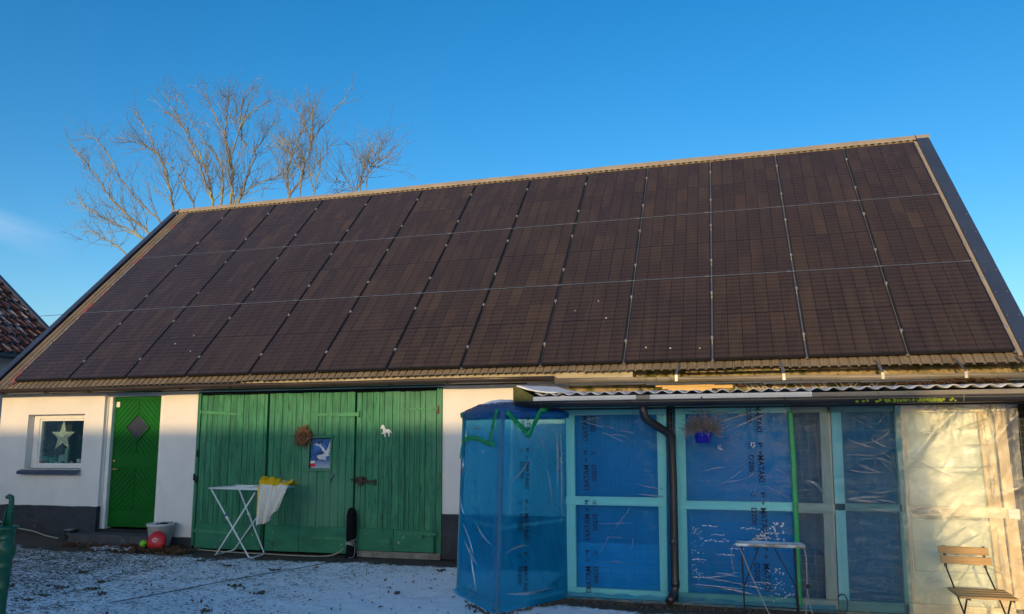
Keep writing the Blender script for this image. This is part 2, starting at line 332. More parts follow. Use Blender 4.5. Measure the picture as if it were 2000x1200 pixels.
M['liner_blue']=pm('deep_blue_inner_film',(.001,.17,.52),(.001,.135,.43),scale=3,rough=.55,bump=.15,bscale=8)
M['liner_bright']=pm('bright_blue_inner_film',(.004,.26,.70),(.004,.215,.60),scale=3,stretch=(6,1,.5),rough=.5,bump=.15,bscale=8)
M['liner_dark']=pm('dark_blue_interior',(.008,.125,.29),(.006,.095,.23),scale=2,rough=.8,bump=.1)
M['liner_pale']=pm('pale_glare_sheet',(.78,.80,.72),(.50,.64,.64),scale=2.2,rough=.6,bump=.3,bscale=6,stretch=(1,1,.6))  # kept light so the colour carries the sun glare behind the clear film
M['mesh']=pm('galvanised_wire',(.10,.20,.30),(.07,.15,.24),scale=10,rough=.5,metal=.3,bump=0)
M['mesh_dark']=pm('dark_wire',(.06,.12,.16),(.05,.10,.14),scale=10,rough=.6,bump=0)
M['ink']=pm('printed_ink',(.006,.012,.035),(.008,.016,.045),scale=40,rough=.7,bump=0)
M['tape']=pm('green_tape',(.008,.30,.115),(.006,.22,.085),scale=16,rough=.4,bump=.3,bscale=60)
M['frost_sheet']=pm('frosted_corrugated_sheet',(.58,.60,.63),(.42,.44,.48),scale=5,rough=.85,bump=.25,bscale=60,spots=[((.28,.25,.21),9,.66,.74)])
M['frost_trim']=pm('frosted_fascia',(.66,.69,.73),(.56,.58,.62),scale=4,stretch=(.6,3,3),rough=.7,bump=.1)
M['grey_trim']=pm('weathered_grey_fascia',(.24,.225,.20),(.16,.15,.135),scale=3,stretch=(.5,3,3),rough=.8,bump=.2)
M['snow']=pm('snow',(.84,.85,.86),(.76,.77,.79),scale=12,rough=.85,bump=.4,bscale=40)
M['verge_wood']=pm('mossy_verge_wood',(.13,.13,.035),(.06,.06,.025),scale=9,rough=.95,bump=.4)
M['moss']=pm('bright_moss',(.24,.30,.03),(.14,.20,.025),scale=20,rough=.95,bump=.6,bscale=90)
M['bark']=pm('lichened_bark',(.27,.25,.205),(.20,.19,.165),scale=3,rough=.95,spec=.0,bump=.2,spots=[((.38,.34,.13),1.2,.52,.64)])
M['twig']=pm('bare_twigs',(.20,.155,.125),(.14,.115,.10),scale=2,rough=.9,bump=0)
M['tiles']=roof_tiles_mat()
M['shade_render']=pm('pale_neighbour_render',(.55,.55,.53),(.48,.48,.46),scale=4,rough=.9,bump=.2)
M['brick']=pm('rendered_brick',(.30,.24,.20),(.24,.19,.16),scale=6,rough=.9,bump=.3)
M['ground']=ground_mat()
M['clod']=pm('dark_clods',(.06,.045,.035),(.10,.08,.06),scale=30,rough=.95,bump=.3,spots=[((.5,.52,.55),40,.66,.7)])
M['leaf']=pm('dead_leaves',(.16,.075,.03),(.07,.038,.022),scale=14,rough=.85,bump=.2,spots=[((.28,.15,.06),20,.6,.7)])
M['rackwhite']=pm('white_powder_coat',(.80,.81,.80),(.72,.73,.72),scale=9,rough=.4,bump=.02)
M['bluecap']=pm('blue_plastic',(.012,.03,.22),(.01,.025,.18),scale=9,rough=.4,bump=0)
M['wreath']=pm('dried_wreath',(.22,.10,.045),(.10,.045,.022),scale=30,rough=.9,bump=.3,spots=[((.42,.26,.14),26,.6,.68)])
M['heather']=pm('withered_heather',(.26,.215,.205),(.14,.12,.11),scale=24,rough=.95,bump=0,spots=[((.22,.18,.17),40,.62,.7)])
M['bluepot']=pm('cobalt_blue_pot',(.014,.012,.42),(.010,.009,.34),scale=6,rough=.4,bump=.04)
M['bluecord']=pm('blue_cord',(.01,.02,.25),(.01,.02,.2),scale=9,rough=.7,bump=0)
M['pump']=pm('green_cast_iron_paint',(.007,.10,.048),(.006,.075,.038),scale=6,rough=.33,bump=.25,bscale=40,spec=.5,spots=[((.006,.05,.035),12,.6,.72)])
M['greypot']=pm('pale_grey_pot',(.56,.57,.58),(.48,.49,.50),scale=6,rough=.6,bump=.15)
M['soil']=pm('potting_soil',(.03,.024,.018),(.05,.04,.03),scale=30,rough=.95,bump=.5)
M['darkgreen']=pm('dark_foliage',(.014,.04,.018),(.02,.055,.022),scale=15,rough=.7,bump=.1)
M['red']=pm('red_plastic',(.58,.012,.022),(.50,.010,.02),scale=5,rough=.38,bump=.03)
M['lime']=pm('lime_green_plastic',(.22,.55,.03),(.18,.48,.025),scale=5,rough=.45,bump=.1,spots=[((.03,.10,.01),16,.60,.64)])
M['hose']=pm('pale_garden_hose',(.38,.34,.24),(.30,.27,.19),scale=12,rough=.6,bump=.05)
M['cord']=pm('pale_cord',(.36,.36,.35),(.26,.26,.25),scale=30,rough=.8,bump=.1)
M['cable']=pm('dark_cable',(.03,.033,.04),(.05,.05,.055),scale=9,rough=.6,bump=0)
M['fleece']=pm('black_fleece',(.006,.006,.009),(.010,.010,.013),scale=20,rough=.95,bump=.3,spec=.1)
M['ironblack']=pm('black_painted_iron',(.013,.013,.015),(.02,.02,.02),scale=12,rough=.45,bump=.05)
M['foil']=pm('crumpled_foil_strip',(.34,.33,.32),(.16,.15,.15),scale=16,rough=.45,metal=.2,bump=.6,bscale=40,spots=[((.46,.05,.055),1.6,.50,.56),((.60,.60,.60),30,.62,.68)])
# ================================================================ ground
def smooth(a,b,x):
    t=max(0,min(1,(x-a)/(b-a))); return t*t*(3-2*t)
def gz(x,y):
    k=max(0,min(-3.2-x,6)); return (.026*k*smooth(-4.6,-.6,y)+.030*k*smooth(-.6,0,y))*smooth(-15,-11,x)
def frange(a,b,s):
    n=max(1,round((b-a)/s)); return [a+(b-a)*i/n for i in range(n)]
def make_ground():
    xs=frange(-15.5,-6.6,.4)+frange(-6.6,2.6,.032)+frange(2.6,7.2,.06)+frange(7.2,11,.5)+[11]
    ys=frange(-13,-4.2,.35)+frange(-4.2,.3,.032)+[.3,1,2,4]
    mb=MB(); nx=len(xs); vs=[]; fr=[]
    for y in ys:
        for x in xs:
            edge=smooth(-15.5,-14,x)*smooth(11,10,x)*smooth(-13,-12,y)*smooth(4,2,y)
            h=(.020*fbm(x*1.1,y*1.1,1)+.010*fbm(x*5,y*5,2,3)+.007*fbm(x*17,y*17,3,2))*edge
            w=smooth(-.55,-.12,y)                      # trodden flat at the wall foot
            if 2.2<x and y>-2.4: w=max(w,smooth(-2.3,-1.95,y))
            vs.append((x,y,gz(x,y)+h*(1-.6*w)-.012*edge))
            nz=fbm(x*2.2,y*2.2,9)*.14
            f=.522+.048*smooth(-4.5,1.5,x)
            bare=smooth(-.62,-.20,y+nz*1.6)            # no frost under the eaves
            if x<-4.2: bare=max(bare,smooth(-.80,-.45,y+nz*1.5)*smooth(-4.0,-5.0,x))
            if x>1.9: bare=max(bare,smooth(-2.35,-2.0,y+nz))
            f-=.34*bare
            f-=.05*smooth(-2.0,-5.0,x)
            dd=math.hypot(x-1.2,(y+2.2)*.8); f+=.09*smooth(1.9,.6,dd)*(1-bare)
            fr.append(max(0,min(1,f)))
    mb.add(vs,[(j*nx+i,j*nx+i+1,(j+1)*nx+i+1,(j+1)*nx+i) for j in range(len(ys)-1) for i in range(nx-1)],True)
    b=len(mb.v); x0,x1,y0,y1=xs[0],xs[-1],ys[0],ys[-1]; L=600
    z=-.002
    mb.add([(x0,y0,z),(x1,y0,z),(x1,y1,z),(x0,y1,z),(-L,-L,z),(L,-L,z),(L,L,z),(-L,L,z)],[(4,5,1,0),(5,6,2,1),(6,7,3,2),(7,4,0,3)])
    o=mb.build('ground',M['ground'])
    at=o.data.attributes.new('frost','FLOAT','POINT'); at.data.foreach_set('value',fr+[.55]*8)
    tag(o,kind='structure')
make_ground()
# ================================================================ barn
A=R(44.6); W=1.06; H=1.7536
P0=Vector((0,-.3,2.48)); S=Vector((0,math.cos(A),math.sin(A))); N=Vector((0,-math.sin(A),math.cos(A)))
def RP(x,s,n=0): return P0+Vector((x,0,0))+S*s+N*n
barn=thing('barn','long white rendered barn with green doors under a roof covered in black solar panels','barn',(0,0,0))
w=MB()
WX=(-6.80,-5.70,1.11,1.945)                              # window opening
yl=-.05
w.box(-7.36,WX[0],yl,.3,0,2.32).box(WX[1],-5.34,yl,.3,0,2.32).box(WX[0],WX[1],yl,.3,0,WX[2]).box(WX[0],WX[1],yl,.3,WX[3],2.32)
w.box(-5.34,-5.325,0,.3,.15,2.32).box(-4.30,-3.66,0,.3,0,2.32).box(-5.325,-4.30,0,.3,2.235,2.32).box(-3.66,.17,.02,.3,2.262,2.32)
w.box(.17,1.9,0,.3,0,2.32).box(-5.325,-4.30,0,.3,0,.18).box(1.9,7.12,0,.3,0,2.02)
w.build('front_wall',M['stucco'],barn)
w=MB(); w.box(-7.34,1.9,.03,.28,2.32,2.62); w.build('upper_wall',M['cream'],barn)
w=MB()
w.grid(lambda u,v:(1.9+5.22*u,-.004-.03*abs(fbm(u*30,v*3,4))-.012*fbm(u*90,v*8,2),2.02+.66*v),150,16)
w.build('weathered_wall',M['weathered'],barn)
w=MB(); w.box(1.9,7.12,.03,.28,2.02,2.64); w.build('wall_core',M['weathered'],barn)
# plinths
def plinth(x0,x1,y,z0,z1):
    w=MB(); n=max(6,int((x1-x0)/.08))
    top=[z1+.008*fbm(x0*3+i*.4,1.7,2,2) for i in range(n+1)]
    vs=[];
    for i in range(n+1):
        x=x0+(x1-x0)*i/n
        vs+=[(x,y,z0),(x,y,top[i]),(x,y+.06,top[i]+.004),(x,y+.06,z0)]
    fs=[(4*i+k,4*i+4+k,4*i+4+(k+1)%4,4*i+(k+1)%4) for i in range(n) for k in range(4)]+[(3,2,1,0),(4*n,4*n+1,4*n+2,4*n+3)]
    w.add(vs,fs); w.build('plinth',M['plinth'],barn,bevel=.008)
plinth(-7.38,-5.315,-.085,0,.56); plinth(-4.31,-3.66,-.012,0,.155); plinth(.168,1.9,-.02,0,.575)
# gables, back wall, dark inner room behind the window
RZ=RP(0,5.56,-.09); ridge_y,ridge_z=RZ.y,RZ.z
for x0,x1 in ((-7.33,-7.05),(6.82,7.10)):
    z0=RP(0,0,-.12).z; y0=.30
    poly=[(y0,0),(2*ridge_y-.1,0),(2*ridge_y-.1,2.4),(ridge_y,ridge_z-.06),(y0,2.55)]
    w=MB(); w.prism(poly,(x0,0,0),(0,1,0),(0,0,1),x1-x0); w.build('gable_wall',M['stucco'],barn)
w=MB(); w.box(-7.05,6.82,2*ridge_y-.4,2*ridge_y-.1,0,2.4); w.build('back_wall',M['stucco'],barn)
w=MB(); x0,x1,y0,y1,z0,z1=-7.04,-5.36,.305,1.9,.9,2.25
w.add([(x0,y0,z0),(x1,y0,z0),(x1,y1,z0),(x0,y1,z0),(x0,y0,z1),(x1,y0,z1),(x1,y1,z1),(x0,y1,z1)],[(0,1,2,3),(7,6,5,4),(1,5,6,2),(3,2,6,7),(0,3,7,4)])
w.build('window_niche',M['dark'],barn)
# roof sheeting: ribs run up the slope
def sheet(front=True):
    per=.105; prof=[(0,0),(.010,.020),(.040,.022),(.046,.017),(.052,.022),(.082,.020),(.090,0)]
    w=MB(); vs=[]; xs=[]; x=-7.28
    while x<7.06:
        xs+=[(x+a,b) for a,b in prof]; x+=per
    m=len(xs)
    def eave(x): return -.055-.0095*abs(x-.5)+.012*fbm(x*.8,3.3,0,2)+(.016 if fbm(x*1.3,9,0,1)>.25 else 0)
    rows=6
    for k in range(rows+1):
        for (x,b) in xs:
            e=eave(x) if front else -.1
            s=e+(5.56-e)*k/rows
            p=RP(x,s,-.095+b)
            if not front: p=Vector((p.x,2*ridge_y-p.y,p.z))
            vs.append(p)
    fs=[(k*m+i,k*m+i+1,(k+1)*m+i+1,(k+1)*m+i) for k in range(rows) for i in range(m-1)]
    if not front: fs=[f[::-1] for f in fs]
    w.add(vs,fs)
    o=w.build('roof_sheeting',M['sheet'],barn); d=o.modifiers.new('solid','SOLIDIFY'); d.thickness=.005; d.offset=-1
    return o
sheet(True); sheet(False)
# screws along the eave
w=MB()
for k in range(46):
    x=-7.0+.315*k+random.uniform(-.03,.03)
    w.lathe([(0,.006),(.006,.005),(.007,0)],RP(x,-.02-.0095*abs(x-.5)+random.uniform(-.01,.02),-.068),6,N,cap=False)
tag(w.build('roof_screws',M['galv'],barn),kind='stuff')
# ridge cap with a flat skirt over the ribs
w=MB()
rp=RP(0,5.56,-.055); ry,rz=rp.y,rp.z
sec=[(RP(0,5.425,-.048).y,RP(0,5.425,-.048).z),(RP(0,5.44,-.040).y,RP(0,5.44,-.040).z),(RP(0,5.54,-.030).y,RP(0,5.54,-.030).z),(ry,rz+.012)]
sec=sec+[(2*ry-y,z) for y,z in sec[-2::-1]]
cuts=[-7.46+k*(14.62/8) for k in range(9)]
for k in range(8):
    a,b=cuts[k],cuts[k+1]+(.03 if k<7 else 0); dz=.004*(k%2)
    vs=[(x,y,z+dz) for x in (a,b) for y,z in sec]; n=len(sec)
    w.add(vs,[(i,i+1,n+i+1,n+i) for i in range(n-1)])
w.build('ridge_cap',M['ridge'],barn,solid=.004)
w=MB(); x=-7.4
while x<7.1:
    w.obox(RP(x,5.432,-.066),Vector((.024,0,0)),S*.004,N*.024); x+=.105
tag(w.build('ridge_closure_teeth',M['ridge'],barn),kind='stuff')
# verge trims: flat flashing on the slope and a drop down the gable
for x0,x1,xo in ((-7.42,-7.275,-1),(6.955,7.135,1)):
    w=MB(); out=x0 if xo<0 else x1; inn=x1 if xo<0 else x0
    for k in range(3):
        sa,sb=-.10+k*1.88,-.10+(k+1)*1.88+.05; sb=min(sb,5.53); dz=.003*k
        w.obox((RP(x0,sa,-.045+dz)+RP(x1,sb,-.045+dz))/2,Vector(((x1-x0)/2,0,0)),S*((sb-sa)/2),N*.004)
        w.obox((RP(out,sa,-.12)+RP(out,sb,-.12))/2+Vector((xo*(.004+.002*k),0,0)),Vector((.003,0,0)),S*((sb-sa)/2),N*.075)
        w.obox((RP(inn,sa,-.035+dz)+RP(inn,sb,-.035+dz))/2,Vector((.006,0,0)),S*((sb-sa)/2),N*.012)
    o=w.build('verge_trim',M['navy'],barn,bevel=.003)
    s2=MB()
    for k in range(12):
        for xx in (x0+.03,x1-.03): s2.lathe([(0,.007),(.007,.005),(.008,0)],RP(xx,.2+k*.46,-.040),6,N,cap=False)
    tag(s2.build('trim_screws',M['galv'],o),kind='stuff')
w=MB(); w.obox((RP(6.925,-.05,-.05)+RP(6.925,5.36,-.05))/2,Vector((.022,0,0)),S*2.70,N*.012); w.build('edge_flashing',M['ridge'],barn,bevel=.003)
# fascia, soffit, gutters
w=MB(); w.box(-7.45,2.75,-.205,-.18,2.27,2.405); w.build('fascia_board',M['fascia_cream'],barn,bevel=.004)
w=MB(); w.box(-7.45,1.75,-.18,.06,2.285,2.30).box(-7.42,1.72,-.075,-.052,2.235,2.284); w.build('soffit',M['cream'],barn,bevel=.003)
w=MB(); w.box(2.76,3.36,-.17,-.15,2.36,2.43); o=w.build('mossy_lath',M['moss'],barn,bevel=.004)
w=MB()
w.grid(lambda u,v:(3.38+3.7*u,-.06-.10*(1-v)-.02*abs(fbm(u*22,v*5,3))-.012*fbm(u*80,v*10,2),2.33+.24*v),130,14)
w.build('old_eave_boarding',M['weathered'],barn)
def gutter_mesh(pts,r,name,m,parent):
    w=MB(); n=10; rows=[]
    for (x,y,z) in pts:
        rows.append([(x,y+r*math.cos(a),z-r*math.sin(a)) for a in [math.pi*k/n for k in range(n+1)]])
    vs=[p for row in rows for p in row]
    w.add(vs,[(j*(n+1)+i,j*(n+1)+i+1,(j+1)*(n+1)+i+1,(j+1)*(n+1)+i) for j in range(len(rows)-1) for i in range(n)],True)
    for end in (rows[0],rows[-1]): w.add(end,[tuple(range(n+1))])
    lip=[(x,y-r,z+.002) for x,y,z in pts]; w.tube(lip,.006,6)
    o=w.build(name,m,parent,solid=.004); return o
g1=gutter_mesh([(-7.5+k*.93,-.325,2.325-.0012*k+.004*math.sin(k*1.7)) for k in range(11)],.060,'gutter',M['gut_brown'],barn)
g2=gutter_mesh([(1.80+k*.67,-.325,2.280-.0085*k+.004*math.sin(k*2)) for k in range(9)],.056,'gutter',M['gut_grey'],barn)
for k in range(11):
    x=-7.0+k*.82; w=MB(); 
    for dx in (-.018,.018):
        w.tube([(x+dx,-.325+.066*math.cos(a),2.323-.001*k-.066*math.sin(a)) for a in [math.pi*i/8 for i in range(9)]],.005,5)
    w.tube([(x,-.262,2.29),(x,-.19,2.30)],.006,5); w.build('gutter_bracket',M['gut_brown'],g1)
w=MB(); w.tube([(-6.2+k*.4,-.215,2.262-.001*k+.003*math.sin(k*2.1)) for k in range(20)],.011,6); w.build('conduit',M['black'],barn)
for x in (3.30,4.49,5.51,6.32,6.93):
    w=MB(); tx=.03*(x-4)
    a=RP(x-tx*.6,.02-.0095*abs(x-.5),-.066); z=2.280-.0127*(x-1.8)
    b=RP(x,-.075-.0095*abs(x-.5),-.064); c=Vector((x+tx*.6,-.392,z+.03)); d=Vector((x+tx*.6,-.392,z-.045))
    for p,q in ((a,b),(b,c),(c,d)): w.bar(p,q,.032,.004,side=(0,0,1) if p is not c else (0,1,0))
    w.build('gutter_strap',M['galv'],barn)
w=MB(); x=1.9
while x<6.7:
    l=random.uniform(.5,1.1); w.box(x,x+l-.01,-.075,-.05,2.20+random.uniform(-.006,.006)-.008*(x-2),2.235-.008*(x-2)); x+=l
w.build('wall_batten',M['cream'],barn,bevel=.003)
# thin cream bars standing in for diagonal sun stripes on the wall above the lean-to
w=MB()
for k in range(46):
    x=3.95+k*.055+random.uniform(-.02,.02); 
    if random.random()<.8: w.bar((x,-.05,2.19),(x+random.choice((-.1,.09,.1)),-.05,2.06),.010,.006,side=(0,1,0))
w.build('wall_sun_stripes',M['cream'],barn)
# ---------------------------------------------------------------- window
wf=MB(); yw0,yw1=.06,.12
X0,X1,Z0,Z1=WX; 
wf.box(X0,X0+.115,yw0,yw1,Z0+.005,Z1).box(X1-.105,X1,yw0,yw1,Z0+.005,Z1).box(X0+.115,X1-.105,yw0,yw1,Z1-.07,Z1).box(X0+.115,X1-.105,yw0,yw1,Z0+.005,Z0+.05)
win=wf.build('window',M['white'],barn,bevel=.008)
fx0,fx1,fz0,fz1=X0+.115,X1-.105,Z0+.05,Z1-.07
w=MB(); e=.03
w.box(fx0,fx0+e,yw0+.015,yw1+.01,fz0,fz1).box(fx1-e,fx1,yw0+.015,yw1+.01,fz0,fz1).box(fx0+e,fx1-e,yw0+.015,yw1+.01,fz1-e,fz1).box(fx0+e,fx1-e,yw0+.015,yw1+.01,fz0,fz0+e)
w.build('sash',M['white'],win,bevel=.004)
w=MB(); w.box(fx0+e,fx1-e,.098,.102,fz0+e,fz1-e); w.build('pane',M['glass'],win)
w=MB(); w.add([(X0-.06,-.005,Z0+.005),(X1+.005,-.005,Z0+.005),(X1+.005,-.125,Z0-.035),(X0-.06,-.125,Z0-.035),(X1+.005,-.128,Z0-.075),(X0-.06,-.128,Z0-.075)],[(0,1,2,3),(3,2,4,5)])
w.add([(X0-.001,.06,Z0+.004),(X1+.001,.06,Z0+.004),(X1+.001,-.01,Z0+.005),(X0-.001,-.01,Z0+.005)],[(0,1,2,3)])
w.build('sill',M['navy'],win,solid=.004)
w=MB(); w.box(X0,X1,.125,.40,Z0+.03,Z0+.052); w.build('inner_ledge',M['white'],win)
w=MB(); w.grid(lambda u,v:(-6.72+.30*u,.42+.02*math.sin(u*34),1.17+.85*v),60,4); w.build('curtain',M['curtain'],win)
# ---------------------------------------------------------------- green entrance door with chevron boarding
DX0,DX1,DZ0,DZ1=-5.255,-4.375,.262,2.195; yd=.075
f=MB(); f.box(-5.325,DX0-.004,.02,.16,.2,2.235).box(DX1+.004,-4.30,.02,.16,.2,2.235).box(DX0-.004,DX1+.004,.02,.16,DZ1+.005,2.235)
df=f.build('door_frame',M['white'],barn,bevel=.006)
f=MB(); f.box(-5.325,-4.30,-.005,.16,.185,.235); f.build('threshold',M['pframe'],barn,bevel=.004)
d=MB(); d.box(DX0,DX1,yd+.012,yd+.05,DZ0,DZ1)
cx=(DX0+DX1)/2; cz=1.735; hx,hz=.215,.205
def dpoly_cut(poly):
    """remove the diamond from a strip: return convex pieces outside it"""
    out=[]; rest=poly
    for a,b in ((1/hx,1/hz),(-1/hx,1/hz),(-1/hx,-1/hz),(1/hx,-1/hz)):
        c=1+a*cx+b*cz
        o=clip_poly(rest,-a,-b,-c); 
        if len(o)>2: out.append(o)
        rest=clip_poly(rest,a,b,c)
        if len(rest)<3: break
    return out
def chevron(x0,x1,z0,z1,left,hole):
    wd=.062; k=-30
    while k<60:
        sl=1.0 if left else -1.0          # strips rise towards the middle
        a,b=-sl/math.sqrt(2),1/math.sqrt(2); c0=a*(x1 if left else x0)+b*z0-2+k*wd
        poly=[(x0,z0),(x1,z0),(x1,z1),(x0,z1)]
        poly=clip_poly(poly,a,b,c0+wd-.003); poly=clip_poly(poly,-a,-b,-c0-.003) if len(poly)>2 else poly
        if len(poly)>2:
            for p in (dpoly_cut(poly) if hole else [poly]):
                if len(p)>2: d.prism([(q[0],q[1]) for q in p],(0,yd+.0045,0),(1,0,0),(0,0,1),-.0075)
        k+=1
m=.012
for (z0,z1,hole) in ((1.345,2.15,True),(.515,1.12,False)):
    chevron(DX0+.03,cx-.003,z0,z1,True,hole); chevron(cx+.003,DX1-.03,z0,z1,False,hole)
d.box(DX0+.03,DX1-.03,yd,yd+.0119,1.135,1.33).box(DX0+.03,DX1-.03,yd,yd+.0119,.30,.50)
d.box(DX0,DX0+.028,yd,yd+.0119,DZ0,DZ1).box(DX1-.028,DX1,yd,yd+.0119,DZ0,DZ1).box(DX0+.03,DX1-.03,yd+.001,yd+.0119,2.155,DZ1)
door=d.build('entrance_door',M['door'],barn,bevel=.004,seg=1)
o=MB(); q=[(cx+hx*1.02,cz),(cx,cz+hz*1.02),(cx-hx*1.02,cz),(cx,cz-hz*1.02)]
for i in range(4): 
    a,b=q[i],q[(i+1)%4]; o.bar((a[0],yd-.004,a[1]),(b[0],yd-.004,b[1]),.026,.022,side=(0,1,0))
o.build('diamond_frame',M['door'],door,bevel=.003)
o=MB(); k=.93; o.prism([(cx+hx*k,cz),(cx,cz+hz*k),(cx-hx*k,cz),(cx,cz-hz*k)],(0,yd+.006,0),(1,0,0),(0,0,1),.004); o.build('diamond_pane',M['door_glass'],door)
o=MB(); o.lathe([(0,.03),(.018,.028),(.024,.02),(.024,0)],(DX0+.06,yd,1.23),14,(0,-1,0),cap=False); o.build('lock',M['brass'],door)
o=MB(); o.lathe([(.024,0),(.024,.006),(.010,.008),(.009,.05),(0,.052)],(DX0+.06,yd,1.11),14,(0,-1,0),cap=False); o.tube([(DX0+.06,yd-.048,1.11),(DX0+.10,yd-.05,1.111),(DX0+.17,yd-.045,1.108)],.009,8); o.build('handle',M['brass'],door)
for z in (.46,1.16,2.02):
    o=MB(); o.tube([(DX1+.002,yd-.004,z-.07),(DX1+.002,yd-.004,z+.07)],.011,8); o.build('hinge',M['alu'],door)
o=MB(); o.box(DX0+.025,DX0+.085,yd-.003,yd-.0002,2.045,2.125); o.build('notice_label',M['white'],door)
# ---------------------------------------------------------------- gates
gf=MB(); gf.box(.098,.170,-.035,.10,.02,2.258); gf.build('gate_post',M['gate'],barn,bevel=.006)
gf=MB(); gf.box(-3.665,-3.612,-.045,.10,.05,2.25); gate_frame=gf.build('gate_post',M['gate'],barn,bevel=.006)
o=MB(); o.box(-3.61,.097,-.012,.10,2.205,2.258); o.build('gate_lintel',M['black_tar'],barn,bevel=.006)
o=MB(); o.box(-3.61,.10,.06,.10,0,2.2); o.build('gate_backing',M['dark'],barn)
o=MB(); o.grid(lambda u,v:(-1.07+1.24*u,-.055-.02*(1-v)-.008*fbm(u*9,v*3,1),.0+.075*v),30,3); o.box(-1.07,.17,-.05,.06,0,.074); o.build('gate_sill',M['concrete_pale'],barn)
def leaf(x0,x1,z0,z1,widths,kick_z,hole=None):
    g=MB(); x=x0; i=0
    while x<x1-.02:
        wd=random.choice(widths)*random.uniform(.93,1.07); xe=min(x1,x+wd)
        if x1-xe<.045: xe=x1
        y=-.030+random.uniform(-.003,.003); tz=random.uniform(-.006,.004)
        if hole and xe>hole[0] and x<hole[1]:
            g.box(x+.002,xe-.002,y,.012,hole[3],z1+tz); g.box(x+.002,xe-.002,y,.012,z0,hole[2])
        else: g.box(x+.002,xe-.002,y,.012,z0+random.uniform(0,.008),z1+tz)
        x=xe
    o=g.build('gate_leaf',M['gate'],barn,bevel=.004,seg=1)
    bk=MB(); bk.box(x0+.004,x1-.004,.016,.05,z0+.02,z1-.02); bk.build('ledge_boards',M['gate'],o)
    k=MB(); xm=x0+(x1-x0)*random.uniform(.4,.6)
    k.box(x0+.02,xm-.002,-.062,-.036,z0-.005,kick_z).box(xm+.002,x1-.015,-.061,-.036,z0-.002,kick_z-.004)
    k.build('kickboard',M['gate_low'],o,bevel=.005)
    return o
def hinge(parent,xa,xb,z,h=.045,y=-.040,m='strap',dz=0):
    o=MB(); s=1 if xb>xa else -1
    o.prism([(xa,z-h/2),(xb,z+dz-h*.28),(xb+s*.012,z+dz),(xb,z+dz+h*.28),(xa,z+h/2)] if s>0 else [(xa,z+h/2),(xb,z+dz+h*.28),(xb-.012,z+dz),(xb,z+dz-h*.28),(xa,z-h/2)],(0,y,0),(1,0,0),(0,0,1),.006)
    for t in (.1,.35,.62,.9): o.lathe([(0,.007),(.008,.004),(.009,0)],(xa+(xb-xa)*t,y-.006,z+dz*t),7,(0,-1,0),cap=False)
    o.tube([(xa-s*.012,y-.008,z-h*.8),(xa-s*.012,y-.008,z+h*.8)],.012,8)
    return o.build('hinge_strap',M[m],parent)
L1=leaf(-3.605,-2.497,.03,2.19,(.085,.10,.125),.365)
L2=leaf(-2.465,-1.112,.03,2.195,(.09,.11,.125),.375,(-1.79,-1.47,1.145,1.56))
L3=leaf(-1.085,.092,.085,2.185,(.075,.10,.115),.365)
hinge(L1,-3.585,-2.92,1.945,dz=-.04); hinge(L1,-3.60,-2.91,.265,y=-.066,dz=-.02)
hinge(L2,-1.055,-1.68,1.885,.052); hinge(L2,-1.14,-1.70,.225,y=-.066)
hinge(L3,.105,-.36,1.945,.03); hinge(L3,.10,-.41,.318,.03,y=-.066); hinge(L3,-.545,-.70,.215,.045,y=-.066)
o=MB(); o.box(.098,.135,-.048,-.036,1.88,1.985); o.build('rusty_hinge_plate',M['rust'],L3,bevel=.004)
o=MB(); o.box(-.548,-.532,-.072,-.063,.09,.30); o.build('hatch_edge',M['gate_low'],L3)
o=MB(); o.box(-1.08,-.91,-.042,-.032,.955,1.04).box(-1.02,-.955,-.075,-.042,.93,1.045); o.tube([(-1.14,-.05,1.005),(-1.06,-.062,1.0),(-.98,-.06,.985),(-.80,-.052,.985)],.012,8); o.tube([(-.95,-.05,1.03),(-.90,-.055,.96),(-.80,-.05,.945),(-.79,-.05,.99)],.006,6)
o.build('bolt_latch',M['iron_old'],L3,bevel=.003)
o=MB(); o.box(-.80,-.765,-.05,-.033,.93,1.01); o.build('latch_keeper',M['iron_old'],L3,bevel=.003)
o=MB(); 
for p,q in (((-1.83,1.575),(-1.43,1.585)),((-1.85,1.13),(-1.44,1.13))): o.bar((p[0],-.046,p[1]),(q[0],-.046,q[1]),.035,.02,side=(0,1,0))
for p,q in (((-1.805,1.148),(-1.805,1.56)),((-1.455,1.148),(-1.455,1.56))): o.bar((p[0],-.044,p[1]),(q[0],-.044,q[1]),.026,.018,side=(0,1,0))
o.build('hatch_frame',M['gate'],L2,bevel=.003)
for z in (.98,1.35): 
    o=MB(); o.tube([(-3.62,-.052,z-.05),(-3.62,-.052,z+.05)],.014,8); o.build('hinge_pin',M['pframe'],L1)
o=MB(); o.box(-3.668,-3.645,-.06,-.046,.965,1.06); o.build('strike_hole',M['dark'],gate_frame)
# doorstep
s=MB()
s.prism([(-5.56,-.34),(-4.14,-.36),(-4.12,.0),(-5.58,.0)],(0,0,.0),(1,0,0),(0,1,0),.198)
step=s.build('doorstep',M['concrete'],bevel=.014,seg=3); tag(step,'low dark grey concrete slab in front of the green entrance door','step')
